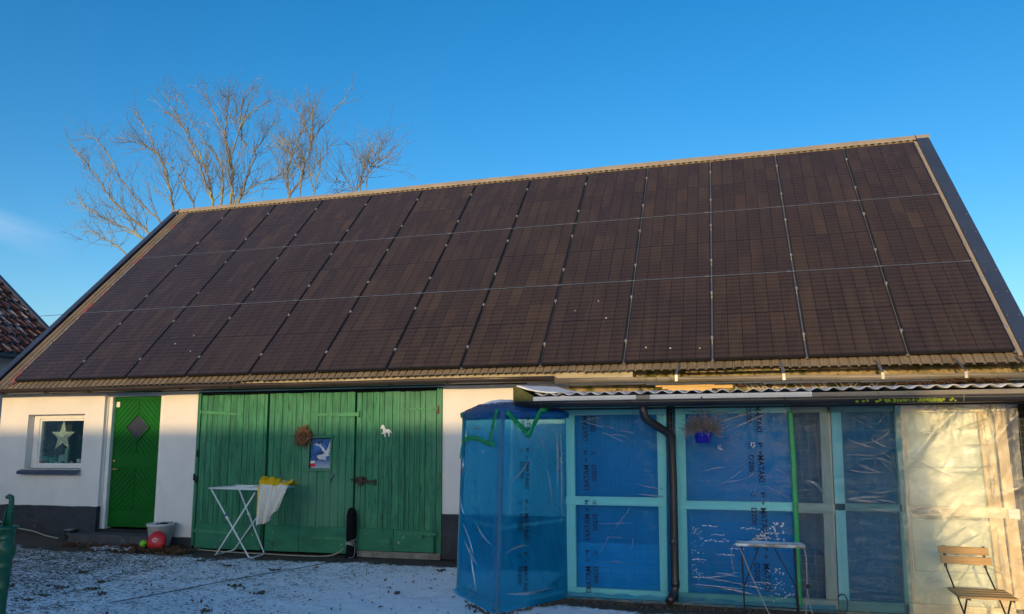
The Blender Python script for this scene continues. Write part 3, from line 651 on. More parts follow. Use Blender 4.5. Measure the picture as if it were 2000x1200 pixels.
# ================================================================ solar panels
pw,pl=1.038,1.741
proto=thing('solar_panel','x','solar panel',(0,0,0))
f=MB(); e=.012
f.box(0,pw,0,e,-.035,0).box(0,pw,pl-e,pl,-.035,0).box(0,e,e,pl-e,-.035,0).box(pw-e,pw,e,pl-e,-.035,0).box(e,pw-e,e,pl-e,-.034,-.03)
f.build('frame',M['pframe'],proto)
g=MB(); g.box(0,pw-2*e,0,pl-2*e,-.004,-.0015); o=g.build('glass',M['cells'],proto,local=True); o.location=(e,e,0)
def clamp_at(x,y,root):
    c=MB(); c.box(x-.017,x+.017,y-.022,y+.022,.0005,.006).box(x-.006,x+.006,y-.022,y+.022,-.03,.0004); c.lathe([(.007,.004),(.007,.012),(0,.012)],(x,y,.002),6,cap=False)
    o=c.build('clamp',M['alu'],root,local=True); return o
for y in (.40,1.36): clamp_at(pw+.011,y,proto)
cardinal=['first','second','third','fourth','fifth','sixth','seventh']
rown=['bottom','middle','top']
spots={(2,0):[(.40,.75),(.62,.95),(.8,.55)],(8,0):[(.6,1.3),(.3,1.1),(.75,.9)],(9,0):[(.25,.25),(.55,.22),(.9,.2)],}
for j in range(3):
    for i in range(13):
        if i==0 and j==0: p=proto
        else: p=copy_tree(proto)
        p.location=RP((i-6.5)*W+.011,j*H+.006,0); p.rotation_euler=(A,0,0)
        if i<6: c=('leftmost' if i==0 else cardinal[i]+' from the left end')
        elif i==6: c='middle of thirteen columns'
        else: c=('rightmost' if i==12 else cardinal[12-i]+' from the right end')
        extra=''
        if (i,j) in spots:
            extra=', pale droppings'
            for (u,v) in spots[(i,j)]:
                b=MB(); n=9; rr=[random.uniform(.004,.013) for _ in range(n)]
                b.prism([(u+rr[k]*math.cos(2*math.pi*k/n),v+rr[k]*1.3*math.sin(2*math.pi*k/n)) for k in range(n)],(0,0,-.0012),(1,0,0),(0,1,0),.003)
                b.build('bird_dropping',M['cream'],p,local=True)
        tag(p,f'black framed solar panel in the {rown[j]} row, {c}{extra}','solar panel','solar panels covering the barn roof')
for i in range(0,13): pass
for j in range(3):                                   # end clamps on the left edge
    left=[o for o in COL.objects if o.name.startswith('solar_panel') and abs(o.location.x-((0-6.5)*W+.011))<1e-3 and abs((o.location-RP((0-6.5)*W+.011,j*H+.006,0)).length)<1e-3][0]
    for y in (.40,1.36): clamp_at(-.011,y,left)
def rail_label(i):
    if i==0: return 'aluminium mounting rail along the left edge of the leftmost panel column'
    if i==13: return 'aluminium mounting rail beside the right edge of the rightmost panel column'
    c=(cardinal[i-1]+' gap from the left end') if i<=6 else (cardinal[12-i]+' gap from the right end')
    return 'upright aluminium mounting rail in the '+c+' between panel columns'
for i in range(14):
    x=(i-6.5)*W
    r=MB(); a,b=RP(x,.01,-.050),RP(x,5.25,-.050); r.obox((a+b)/2,Vector((.020,0,0)),S*2.62,N*.010)
    o=r.build('mounting_rail',M['alu'] ,bevel=.002); tag(o,rail_label(i),'mounting rail','upright rails under the panels')
for j,nm in ((1,'lower'),(2,'upper')):
    s=j*H
    r=MB(); a,b=RP(-6.89,s,-.001),RP(6.89,s,-.001); r.obox((a+b)/2,Vector((6.89,0,0)),S*.0052,N*.004)
    o=r.build('row_rail',M['alu']); tag(o,f'thin horizontal aluminium strip in the {nm} of the two seams between panel rows','mounting rail','strips between the panel rows')
    for i in range(13):
        c=MB(); p=RP((i-6.5)*W+1.0,s,.002); c.obox(p,Vector((.028,0,0)),S*.010,N*.004); c.build('seam_clip',M['alu'],o)
# crumpled strip along the left edge
st=MB(); n=150; vs=[]
for k in range(n+1):
    s=-.06+4.9*k/n
    for q in range(5):
        x=-6.905-.085*q/4*(1+.25*fbm(s*6,q,1,2)); vs.append(RP(x,s,-.05+.030*abs(fbm(s*13,q*1.3,2,3))+(.012 if 0<q<4 else -.01)))
st.add(vs,[(k*5+q,(k+1)*5+q,(k+1)*5+q+1,k*5+q+1) for k in range(n) for q in range(4)])
o=st.build('edge_strip',M['foil'],solid=.003); tag(o,'crumpled red and silver strip running down beside the leftmost panel column','strip')
# ================================================================ neighbour house with tiled roof, beyond the left gable
nb=thing('neighbour_house','neighbouring house with frosted red clay tile roof beyond the left gable','house',(-11.5,1.5,0))
sl=R(39.4); ex,ez=-9.70,3.2; tl=.34; tw=.205
def NP(y,s,n): return Vector((ex-s*math.cos(sl)-0+n*math.sin(sl),y,ez+s*math.sin(sl)+n*math.cos(sl)))
w=MB(); ny=int(7.4/tw); ns=16
for r in range(ns):
    vs=[]; m=ny*8+1
    for (ds,dn) in ((0,.045),(tl+.03,.0)):
        for k in range(m):
            y=-3.9+k*tw/8; ph=(k%8)/8
            h=.028*math.cos(2*math.pi*ph)+(.010*fbm(r*3.1,int(k/8)*2.3,1,1))
            vs.append(NP(y,r*tl+ds+(.012*fbm(int(k/8)*1.7,r*1.3,2,1) if ds==0 else 0),dn+h))
    vs+= [NP(-3.9+k*tw/8,r*tl,.0+.028*math.cos(2*math.pi*(k%8)/8)) for k in range(m)]
    w.add(vs,[(k,k+1,m+k+1,m+k) for k in range(m-1)]+[(2*m+k,2*m+k+1,k+1,k) for k in range(m-1)])
w.build('tiled_roof',M['tiles'],nb)
w=MB()
a,b=NP(3.56,-.05,.05),NP(3.56,ns*tl+.1,.05); up_=Vector((math.sin(sl),0,math.cos(sl)))
w.obox((a+b)/2,(b-a)/2,Vector((0,.05,0)),up_*.05); w.build('verge_trim',M['navy'],nb,bevel=.006)
w=MB(); tx=ex-ns*tl*math.cos(sl); tz=ez+ns*tl*math.sin(sl)
w.add([(ex-.05,-3.85,ez-.06),(ex-.05,3.5,ez-.06),(tx,3.5,tz-.06),(tx,-3.85,tz-.06),(2*tx-ex,-3.85,ez-.06),(2*tx-ex,3.5,ez-.06)],[(0,1,2,3),(3,2,5,4)]); w.build('roof_deck',M['black_tar'],nb)
w=MB(); w.box(2*tx-ex+.3,ex-.32,-3.6,3.3,0,ez+.05)
w.prism([(2*tx-ex+.3,ez+.05),(ex-.32,ez+.05),(tx,tz-.12)],(0,3.3,0),(1,0,0),(0,0,1),.25); w.build('wall',M['shade_render'],nb)
w=MB(); w.tube([(ex+.04,-3.9,ez-.05),(ex+.04,3.5,ez-.05)],.06,8); w.build('gutter',M['pframe'],nb)
# the long house behind the photographer; it shades the yard and most of the wall
ob=thing('long_house','long rendered house behind the viewpoint, out of frame, that shades the yard','house',(-15,-27,0))
rz_=1.665+.158*27; ex_=3.55
w=MB(); w.prism([(-30.5,0),(-23.5,0),(-23.5,rz_-2.6),(-27,rz_-.12),(-30.5,rz_-2.6)],(-34,0,0),(0,1,0),(0,0,1),34+ex_); w.build('wall',M['brick'],ob)
w=MB(); 
for s_ in (-1,1):
    vs=[(x,-27+s_*d,z) for x in (-34.3,ex_+.02) for d,z in ((0,rz_),(3.9,rz_-2.85))]; w.add(vs,[(0,1,3,2)] if s_>0 else [(0,2,3,1)])
w.build('roof',M['tiles'],ob,solid=.12)
# overhead wire far behind
w=MB(); n=24
w.tube([(-34+k*24/n*1.0,20+.0*k,7.18+.012*k+.25*((k/n-.5)**2)) for k in range(n+1)],.012,5); o=w.build('overhead_wire',M['cable']); tag(o,'thin overhead wire crossing the sky above the tiled roof','wire')
# ================================================================ lettering
def text_mesh(txt,length,height,fn,mirror=False):
    """flat outline letters: unit box (0..length along, 0..height up) mapped by fn(a,b)->world"""
    cu=bpy.data.curves.new('txt','FONT'); cu.body=txt; cu.resolution_u=2; cu.offset=.012
    ob=bpy.data.objects.new('txt',cu); COL.objects.link(ob)
    dg=bpy.context.evaluated_depsgraph_get(); me=bpy.data.meshes.new_from_object(ob.evaluated_get(dg))
    vs=[v.co.copy() for v in me.vertices]; fs=[tuple(p.vertices) for p in me.polygons]
    bpy.data.objects.remove(ob); bpy.data.curves.remove(cu); bpy.data.meshes.remove(me)
    x0=min(v.x for v in vs);x1=max(v.x for v in vs);y0=min(v.y for v in vs);y1=max(v.y for v in vs)
    vs=[fn((v.x-x0)/(x1-x0)*length,(v.y-y0)/(y1-y0)*height) for v in vs]
    return vs,fs
# ================================================================ lean-to
lt=thing('lean_to','timber lean-to clad in blue and clear plastic film under a frosted corrugated roof','lean-to',(4.6,-1.85,0))
FY=-1.85
def post(x0b,x1b,x0t,x1t,z0,z1,m,y=FY,th=.045):
    w=MB(); vs=[(x0b,y,z0),(x1b,y,z0),(x1b,y+th,z0),(x0b,y+th,z0),(x0t,y,z1),(x1t,y,z1),(x1t,y+th,z1),(x0t,y+th,z1)]
    w.add(vs,[(0,3,2,1),(4,5,6,7),(0,1,5,4),(1,2,6,5),(2,3,7,6),(3,0,4,7)]); return w.build('post',M[m],lt,bevel=.003)
def rail(x0,x1,z0,z1,m,y=FY,th=.045,dz=0):
    w=MB(); vs=[(x0,y,z0),(x1,y,z0+dz),(x1,y+th,z0+dz),(x0,y+th,z0),(x0,y,z1),(x1,y,z1+dz),(x1,y+th,z1+dz),(x0,y+th,z1)]
    w.add(vs,[(0,3,2,1),(4,5,6,7),(0,1,5,4),(1,2,6,5),(2,3,7,6),(3,0,4,7)]); return w.build('rail',M[m],lt,bevel=.003)
# bay of two fields behind blue film
post(2.245,2.335,2.25,2.345,.10,1.805,'timber'); post(3.165,3.235,3.19,3.28,.10,1.805,'timber')
rail(2.245,3.28,1.807,1.895,'timber_x'); rail(2.245,3.255,.905,.99,'timber_x',y=FY-.012); rail(2.245,3.24,.012,.098,'timber_x')
post(3.34,3.43,3.375,3.47,.10,1.805,'timber'); post(4.675,4.775,4.725,4.82,.10,1.805,'timber_grey')
rail(3.375,4.46,1.807,1.895,'timber_x'); rail(4.462,4.82,1.807,1.895,'timber_grey_x')
rail(3.36,4.452,.885,.965,'timber_x',y=FY-.012); rail(4.454,4.80,.870,.962,'timber_grey_x',y=FY-.012); rail(3.34,4.775,.012,.098,'timber_grey_x')
post(4.785,4.875,4.825,4.915,.10,1.805,'timber'); post(5.335,5.425,5.375,5.465,.10,1.805,'timber_tan')
rail(4.785,5.37,1.807,1.89,'timber_grey_x'); rail(4.80,5.38,.90,.965,'timber_grey_x'); rail(4.78,5.37,.012,.098,'timber_grey_x')
post(6.09,6.20,6.06,6.155,.10,1.795,'timber_tan',y=FY+.002); post(6.205,6.30,6.185,6.27,.10,1.795,'timber_tan',y=FY-.02)
rail(5.385,6.165,1.797,1.865,'timber_x'); rail(5.40,6.21,.865,.955,'timber_x',y=FY-.016); rail(5.33,6.21,.012,.098,'timber_x'); rail(6.17,6.28,1.797,1.865,'timber_x',y=FY-.02); rail(6.215,6.305,.86,.945,'timber_x',y=FY-.038)
# wire netting behind the frames, inner sheets and the dark interior
def netting(x0,x1,z0,z1,px,pz,y,m='mesh',r=.0013):
    w=MB(); x=x0
    while x<=x1: w.box(x-r,x+r,y-r,y+r,z0,z1); x+=px
    z=z0
    while z<=z1: w.box(x0,x1,y-r*3,y-r*1.05,z-r,z+r); z+=pz
    return w.build('wire_netting',M[m],lt)
netting(2.34,3.20,.10,1.80,.048,.048,FY+.055); netting(3.44,4.45,.10,1.80,.048,.048,FY+.055); netting(4.46,4.74,.10,1.80,.075,.075,FY+.055,'mesh',.0016); netting(4.88,5.36,.10,1.80,.075,.075,FY+.055); netting(5.45,6.09,.38,1.5,.7,.46,FY+.045)
netting(3.285,3.372,.1,1.9,.03,.06,FY+.02)
def inner(x0,x1,z0,z1,m,y):
    w=MB(); w.grid(lambda u,v:(x0+(x1-x0)*u,y+.012*fbm(u*3,v*4,x0),z0+(z1-z0)*v),16,24); return w.build('inner_sheet',M[m],lt)
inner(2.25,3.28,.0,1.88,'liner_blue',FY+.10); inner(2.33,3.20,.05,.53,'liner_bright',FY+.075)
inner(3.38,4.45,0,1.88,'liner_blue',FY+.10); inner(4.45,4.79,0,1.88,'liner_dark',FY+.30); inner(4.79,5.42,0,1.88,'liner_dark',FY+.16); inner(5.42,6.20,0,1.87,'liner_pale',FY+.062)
w=MB(); w.box(3.281,3.374,FY+.14,FY+.16,0,1.95).box(6.33,7.15,FY+.5,FY+.54,0,1.95).box(6.33,6.36,FY+.02,FY+.5,0,1.95); w.build('shade_backing',M['black_tar'],lt)  # black sheets standing in for the unlit interior behind the open gaps
netting(6.34,7.1,.05,1.9,.06,.06,FY+.46,'mesh_dark',.002)
post(6.98,7.07,6.98,7.07,.0,1.9,'timber_grey')
w=MB(); w.box(2.2,7.1,FY-.02,FY+.06,-.06,.010); w.build('ground_sill',M['concrete_pale'],lt,bevel=.006)
w=MB(); w.box(1.86,7.15,FY-.005,FY+.04,1.897,1.99); w.build('wall_plate',M['black_tar'],lt)
w=MB(); w.box(7.08,7.12,FY+.1,-.02,0,2.0); w.build('end_wall',M['black_tar'],lt)
# ---- film sheets: draped grids with gathers at the top and fixings
def film_sheet(name,x0,x1,z0,z1,m,y,amp=.010,gather=.010,seed=0,skew=(0,0),nu=70,nv=110,parent=None):
    def fn(u,v):
        x=x0+(x1-x0)*u+skew[0]*(1-v)+skew[1]*u*(1-v); z=z0+(z1-z0)*v
        t=smooth(.72,1.0,v)
        d=amp*fbm(x*2.2+seed,z*1.5,seed)+amp*.5*fbm(x*6+z*3,z*5,seed+3,3)
        d+=gather*t*(abs(fbm(x*9,z*2.2-x,seed+5,3)))*1.6
        d+=gather*.8*(1-abs(fbm(x*1.6-z*1.9,z*.7+x*.5,seed+8,2))*3)*smooth(.25,.9,v) if abs(fbm(x*1.6-z*1.9,z*.7+x*.5,seed+8,2))<.33 else 0
        return (x,y-abs(d),z)
    w=MB(); w.grid(fn,nu,nv); return w.build(name,M[m],parent or lt)
f1=film_sheet('plastic_film',2.235,3.290,.005,1.90,'film_blue',FY-.018,.006,.005,1)
f2=film_sheet('plastic_film',3.360,4.458,.005,1.90,'film_blue',FY-.018,.003,.006,2,skew=(-.022,0))
f4=film_sheet('plastic_film',4.822,5.420,.005,1.90,'film_pale',FY-.020,.010,.030,4,skew=(-.045,.02)); f4['label']='wrinkled pale blue film'
f3=film_sheet('plastic_film',4.462,4.80,.005,1.90,'film_clear',FY-.016,.006,.006,3,skew=(-.03,0)); f3['label']='clear film over dark netting'
f5=film_sheet('plastic_film',5.372,6.36,-.005,1.885,'film_milky',FY-.026,.008,.042,5,skew=(-.01,.01),nu=100,nv=120); f5['label']='milky clear film catching the sun'
# loose bottom skirts and folds
for (x0,x1,m) in ((2.24,3.26,'film_pale'),(3.33,4.75,'film_pale')):
    w=MB(); w.grid(lambda u,v:(x0+(x1-x0)*u,FY-.024-.030*(1-v)-.012*fbm(u*14,v*3,x0),.004+.055*v+.012*fbm(u*8,1,x0)),70,6); w.build('film_skirt',M[m],lt)
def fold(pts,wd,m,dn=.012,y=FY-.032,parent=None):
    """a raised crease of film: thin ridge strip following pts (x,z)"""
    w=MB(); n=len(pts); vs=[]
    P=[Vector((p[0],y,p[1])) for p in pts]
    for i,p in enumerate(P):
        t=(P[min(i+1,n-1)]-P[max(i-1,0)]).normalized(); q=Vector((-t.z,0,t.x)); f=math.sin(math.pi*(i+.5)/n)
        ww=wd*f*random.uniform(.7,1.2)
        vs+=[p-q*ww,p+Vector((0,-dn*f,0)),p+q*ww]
    w.add(vs,[(3*i+k,3*i+3+k,3*i+4+k,3*i+1+k) for i in range(n-1) for k in range(2)],True); return w.build('film_crease_sheen',M[m],parent or lt)
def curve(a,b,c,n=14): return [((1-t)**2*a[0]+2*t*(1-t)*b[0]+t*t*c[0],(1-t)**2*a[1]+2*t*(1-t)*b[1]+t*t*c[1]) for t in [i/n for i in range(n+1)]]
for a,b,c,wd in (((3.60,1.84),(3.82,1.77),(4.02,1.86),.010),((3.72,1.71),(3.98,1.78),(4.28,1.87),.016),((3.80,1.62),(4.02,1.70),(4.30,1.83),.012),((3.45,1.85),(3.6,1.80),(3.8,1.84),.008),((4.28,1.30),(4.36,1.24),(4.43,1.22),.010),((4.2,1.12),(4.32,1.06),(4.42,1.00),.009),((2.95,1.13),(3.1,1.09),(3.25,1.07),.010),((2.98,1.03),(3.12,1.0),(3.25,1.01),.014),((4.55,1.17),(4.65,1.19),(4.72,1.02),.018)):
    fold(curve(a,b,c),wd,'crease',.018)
rs=random.Random(21)
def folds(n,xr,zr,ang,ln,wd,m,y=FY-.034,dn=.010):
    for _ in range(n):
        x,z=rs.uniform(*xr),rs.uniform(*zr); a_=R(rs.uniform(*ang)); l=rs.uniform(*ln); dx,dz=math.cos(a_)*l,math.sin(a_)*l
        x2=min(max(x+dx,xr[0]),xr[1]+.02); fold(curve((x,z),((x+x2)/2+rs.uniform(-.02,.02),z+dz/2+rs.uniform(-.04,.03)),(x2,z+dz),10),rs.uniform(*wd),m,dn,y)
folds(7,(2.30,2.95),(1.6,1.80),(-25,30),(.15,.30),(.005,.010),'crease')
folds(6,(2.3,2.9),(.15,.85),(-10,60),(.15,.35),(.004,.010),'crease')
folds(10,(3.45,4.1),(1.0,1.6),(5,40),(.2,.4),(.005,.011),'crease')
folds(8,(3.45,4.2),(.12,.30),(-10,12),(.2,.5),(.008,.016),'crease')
folds(16,(4.88,5.30),(1.05,1.80),(-32,28),(.10,.34),(.005,.013),'film_milky',FY-.042,.016)
folds(4,(4.88,5.30),(.93,1.02),(-8,14),(.25,.40),(.010,.018),'film_milky',FY-.042,.016)
folds(12,(5.45,6.12),(1.05,1.84),(-40,30),(.12,.5),(.005,.012),'film_milky',FY-.052,.018)
folds(9,(5.45,6.12),(.10,.84),(-25,70),(.10,.45),(.005,.014),'film_milky',FY-.052,.018)
folds(8,(5.42,6.16),(.865,.945),(-12,12),(.06,.16),(.008,.016),'film_milky',FY-.052,.018)
folds(10,(5.42,6.16),(1.80,1.865),(-60,60),(.04,.10),(.008,.016),'film_milky',FY-.060,.020)
for z0,z1 in ((.15,.80),(.98,1.45),(1.30,1.76)): fold([(6.13-.02*(z-.15)+rs.uniform(-.008,.008),z) for z in [z0+(z1-z0)*k/16 for k in range(17)]],.016,'film_milky',.018,FY-.055)
fold([(5.415+rs.uniform(-.008,.008),z) for z in [.12+1.66*k/30 for k in range(31)]],.020,'film_milky',.016,FY-.052)
# snow caught in wrinkles on the second field
w=MB()
def fleck(x,z,a,b,y=FY-.033):
    n=7; w.prism([(x+a*math.cos(2*math.pi*k/n)*random.uniform(.6,1.1),z+b*math.sin(2*math.pi*k/n)*random.uniform(.6,1.1)) for k in range(n)],(0,y,0),(1,0,0),(0,0,1),.004)
for (xa,xb,z) in ((3.62,3.84,.60),(3.68,3.80,.655),(3.72,3.88,.47),(3.60,3.74,.735),(3.95,4.12,.72),(3.50,3.62,.42),(3.85,3.98,.53)):
    x=xa
    while x<xb: fleck(x,z+random.uniform(-.006,.006)+(x-xa)*random.uniform(-.05,.05),random.uniform(.006,.020),random.uniform(.002,.006)); x+=random.uniform(.012,.03)
for _ in range(55): fleck(random.uniform(3.48,3.60),random.uniform(.22,.80),random.uniform(.002,.006),random.uniform(.002,.008))
for _ in range(110):
    t=random.random(); fleck(4.05+.30*t+random.uniform(-.02,.02),.60+random.random()**1.4*.24*t+.02,random.uniform(.004,.013),random.uniform(.003,.010))
for _ in range(60):
    a=random.choice(((4.24,.22,.06,.03),(4.28,.12,.08,.02),(4.22,.34,.05,.02))); fleck(random.gauss(a[0],a[2]),random.gauss(a[1],a[3]),random.uniform(.003,.011),random.uniform(.002,.007))
for (x,z) in ((3.80,1.475),(4.10,1.505)):
    for _ in range(9): fleck(x+random.uniform(-.025,.025),z+random.uniform(-.025,.025),random.uniform(.004,.010),random.uniform(.004,.009))
tag(w.build('snow_flecks',M['frost_trim'],lt),kind='stuff')
# staples
w=MB()
for x in (2.27,2.31,3.21,3.24,3.39,3.43):
    for k in range(16): w.lathe([(0,.004),(.004,.002),(.0045,0)],(x+random.uniform(-.012,.012),FY-.032,.2+k*.10+random.uniform(-.03,.03)),6,(0,-1,0),cap=False)
tag(w.build('staples',M['alu'],lt),kind='stuff')
# print on the film, running down the sheet
def print_col(film_o,xm,xd,zs,mirror,y,loc=None):
    s=-1 if mirror else 1
    for z in zs:
        for txt,x,l,h in (('MATAKI',xm,.25,.055),('D200',xd,.16,.05),):
            if z-l<.03: continue
            vs,fs=text_mesh(txt,l,h,lambda a,b:(x+s*(b-h/2),y,z-a)); w=MB(); w.add(vs,fs); w.build('lettering',M['ink'],film_o)
        for txt,x,l,h,dz in (('P',xm,.045,.04,.35),('CE',xd,.04,.035,.35),('+',xm,.04,.03,.425)):
            zz=z-dz
            if zz<.06 or zz>1.85: continue
            vs,fs=text_mesh(txt,l,h,lambda a,b:(x+s*(b-h/2),y,zz-a)); w=MB(); w.add(vs,fs); w.build('lettering',M['ink'],film_o)
print_col(f1,2.465,2.545,[1.797,1.305,.817,.312],True,FY-.034)
print_col(f2,4.166,4.080,[1.875,1.405,.913,.402],False,FY-.036)
# tape over the joint of the sheets
w=MB(); pts=[(4.458,1.822),(4.459,1.388),(4.453,.845),(4.440,.314),(4.436,.035)]
w.grid(lambda u,v:(lambda k,t:(pts[k][0]*(1-t)+pts[k+1][0]*t+(u-.5)*.05+.004*fbm(v*30,u,2),FY-.038-.003*fbm(v*40,u*2,3),pts[k][1]*(1-t)+pts[k+1][1]*t))(min(3,int(v*4)),v*4-min(3,int(v*4))),3,80)
w.build('green_tape',M['tape'],lt,solid=.001)
# ---- lean-to roof
RX0,RX1=1.80,7.25
w=MB(); per=.142; m=int((RX1-2.0)/per*10); rows=8; vs=[]
for k in range(rows+1):
    y=-2.125+2.1*k/rows
    for i in range(m+1):
        x=2.0+(RX1-2.0)*i/m; vs.append((x,y,2.018+.082*k/rows+.014*math.cos(2*math.pi*(x-2.0)/per)+.003*fbm(x*2,y,1)))
w.add(vs,[(k*(m+1)+i,k*(m+1)+i+1,(k+1)*(m+1)+i+1,(k+1)*(m+1)+i) for k in range(rows) for i in range(m)],True)
w.build('roof_sheeting',M['frost_sheet'],lt,solid=.006)
w=MB(); w.grid(lambda u,v:(1.80+.42*u,-2.10+2.05*v,2.035+.085*v+.075*(1-u)**2.2+.004*fbm(u*5,v*5,1)),14,14); w.build('roof_edge_sheet',M['snow'],lt,solid=.012)
w=MB(); w.prism([(1.795,1.945),(1.80,2.10),(1.85,2.08),(1.99,2.005),(1.99,1.945)],(0,-2.145,0),(1,0,0),(0,0,1),.018); w.box(1.775,1.797,-2.15,-.05,1.93,2.10); w.build('verge_board',M['verge_wood'],lt,bevel=.004)
for x0,x1,z0,z1,m in ((1.84,3.03,1.944,1.992,'frost_trim'),(3.16,4.645,1.944,1.992,'frost_trim'),(3.032,3.158,1.940,1.990,'grey_trim'),(4.647,5.2,1.934,1.985,'grey_trim'),(5.202,7.25,1.932,1.985,'grey_trim')):
    w=MB(); w.box(x0,x1,-2.16,-2.135,z0,z1); w.build('fascia',M[m],lt,bevel=.003)
lg=gutter_mesh([(1.83+k*.6,-2.215,1.938-.001*k) for k in range(10)],.058,'gutter',M['black'],lt)
for x in (2.1,3.0,3.2,4.4,5.86):
    w=MB(); w.tube([(x,-2.215+.064*math.cos(a),1.938-.064*math.sin(a)) for a in [math.pi*i/8 for i in range(9)]],.007,5); w.build('gutter_bracket',M['gut_brown'] if x<5 else M['gut_grey'],lg)
w=MB()
for _ in range(230):
    x=random.choice((random.gauss(5.35,.22),random.gauss(5.62,.06),random.uniform(3.2,5.0))); big=x>5.0
    r=random.uniform(.006,.016 if big else .008)
    w.lathe([(0,r),(r,r*.4),(r*.8,-r*.4)],(x,-2.275-random.uniform(0,.006) if big else -2.19,1.886+random.uniform(0,.018) if big else 1.884),5,(random.uniform(-.4,.4),-.6,.8),cap=False)
tag(w.build('moss',M['moss'],lt),kind='stuff')
w=MB(); w.box(1.85,7.2,-2.13,-1.87,1.86,1.872); w.build('eave_soffit',M['black_tar'],lt)
# downpipe
w=MB(); w.tube([(3.10,-2.20,1.90),(3.10,-2.20,1.83),(3.115,-2.195,1.78),(3.15,-2.17,1.735),(3.29,-2.03,1.64),(3.325,-1.985,1.60),(3.335,-1.97,1.55),(3.338,-1.97,1.2),(3.325,-1.97,.5),(3.32,-1.97,.17),(3.31,-1.985,.12),(3.285,-2.03,.075),(3.265,-2.07,.05)],.040,14,cap=True)
for z in (.175,.56,1.56): w.lathe([(.0405,0),(.0435,.004),(.0435,.05),(.0405,.054)],(3.322 if z<1 else 3.337,-1.97,z),14,cap=False)
w.build('downpipe',M['black'],lt)
w=MB(); w.lathe([(.034,0),(.030,.002)],(3.2635,-2.072,.0489),12,(-.4,-.75,-.5)); w.build('pipe_mouth',M['dark'],lt)
# things lying on the lean-to roof
for i,(x0,x1,y0,z0,dy,dz,lab) in enumerate(((3.03,3.72,-.30,2.155,.09,.022,'thin yellow plank at the back of the stack on the lean-to roof'),(3.12,3.93,-.42,2.122,.10,.040,'longer yellow plank in the middle of the stack on the lean-to roof'),(3.20,3.70,-.62,2.082,.10,.048,'short bright yellow plank at the front of the stack on the lean-to roof'))):
    w=MB(); w.box(x0,x1,y0,y0+dy,z0,z0+dz); tag(w.build('plank',M['plank'],bevel=.004),lab,'plank','yellow planks on the lean-to roof')
w=MB(); 
for _ in range(260):
    x=random.choice((random.gauss(6.35,.18),random.uniform(5.7,6.75))); y=random.uniform(-.45,-.12); z=2.135+.0*x+random.uniform(0,.045)*smooth(5.6,6.4,x)
    a=random.uniform(0,6.28); l=random.uniform(.02,.05); dv=Vector((math.cos(a),math.sin(a),random.uniform(-.4,.4)))*l; n=dv.cross(Vector((0,0,1))).normalized()*l*.5+Vector((0,0,random.uniform(-.01,.01)))
    c=Vector((x,y,z)); w.add([c-dv,c-n,c+dv,c+n],[(0,1,2,3)])
o=w.build('leaf_heap',M['leaf'],solid=.002); tag(o,'heap of rusty brown leaves at the wall end of the lean-to roof','leaves',kind='stuff')
for (x,y,lab) in ((4.02,-.4,'small rusty leaf clump on the roof right of the yellow planks'),(4.75,-.3,'dark leaf clump lodged against the wall batten over the lean-to')):
    w=MB()
    for _ in range(9):
        a=random.uniform(0,6.28); dv=Vector((math.cos(a),math.sin(a),random.uniform(0,.8)))*.032; n=dv.cross(Vector((.2,.3,1))).normalized()*.018; c=Vector((x+random.uniform(-.02,.02),y,2.14+random.uniform(0,.02))); w.add([c-dv,c-n,c+dv,c+n],[(0,1,2,3)])
    tag(w.build('leaf_clump',M['leaf'],solid=.002),lab,'leaves')
w=MB(); w.tube([(4.78,-1.90,.145),(4.80,-1.93,.17),(4.83,-1.95,.165),(4.845,-1.96,.12),(4.84,-1.96,.05),(4.81,-1.98,.005),(4.70,-2.0,.006)],.006,6); tag(w.build('cable',M['cable']),'short dark cable loop at the foot of the lean-to post right of the slatted table','cable')
# ================================================================ wrapped bay in front of the lean-to's left end
by=thing('wrapped_cage','free-standing mesh cage wrapped in blue film with green tape zigzags','cage',(1.66,-2.2,0))
Ab,Cb,Bb=Vector((1.08,-1.90,0)),Vector((1.75,-2.67,0)),Vector((2.235,-1.835,0))
Tt=(Vector((1.14,-1.88,0)),Vector((1.80,-2.62,0)),Vector((2.26,-1.835,0)))
def face_fn(a,b,at_,bt_,zt):
    d=(b-a).normalized(); nrm=Vector((d.y,-d.x,0))
    def fn(u,v,off=0):
        p=a.lerp(b,u).lerp(at_.lerp(bt_,u),v); p.z=zt*v; return p+nrm*off
    return fn
FL=face_fn(Ab,Cb,Tt[0],Tt[1],1.84); FR=face_fn(Cb,Bb,Tt[1],Tt[2],1.84)
for a,b in ((Cb,Tt[1]),(Ab,Tt[0]),(Bb,Tt[2])):
    w=MB(); c=Vector((0,.03,0)); w.tube([a+c,b+c+Vector((0,0,1.84))],.022,4,smooth=False); w.build('post',M['timber_grey'],by)
for fn in (FL,FR):
    for z in (.75,1.78,.05):
        w=MB(); w.bar(fn(.02,z/1.84,-.03),fn(.98,z/1.84,-.03),.05,.03); w.build('rail',M['timber_grey'],by,bevel=.003)
    w=MB(); n=38
    for i in range(n+1): w.bar(fn(i/n,.02,-.012),fn(i/n,.99,-.012),.0015,.0015)
    for i in range(73): w.bar(fn(0,i/73,-.0145),fn(1,i/73,-.0145),.0015,.0015)
    w.build('wire_netting',M['mesh_dark'],by)
def bay_film(fn,seed,name='film_panel'):
    def g(u,v):
        d=.010*abs(fbm(u*3,v*2.5+u,seed))*2+.008*abs(fbm(u*8+v*6,v*5,seed+2,3))+.010*abs(fbm(u*14,v*3,seed+4,2))*smooth(.7,1,v)
        e=min(u,1-u)*8; d*=min(1,e+.2)
        p=fn(u,v,.006+d); 
        if v<.02: p=fn(u,v,.010+d+.02); 
        return p
    w=MB(); w.grid(g,60,110); return w.build(name,M['film_bay'],by)
bl=bay_film(FL,11); br=bay_film(FR,17)
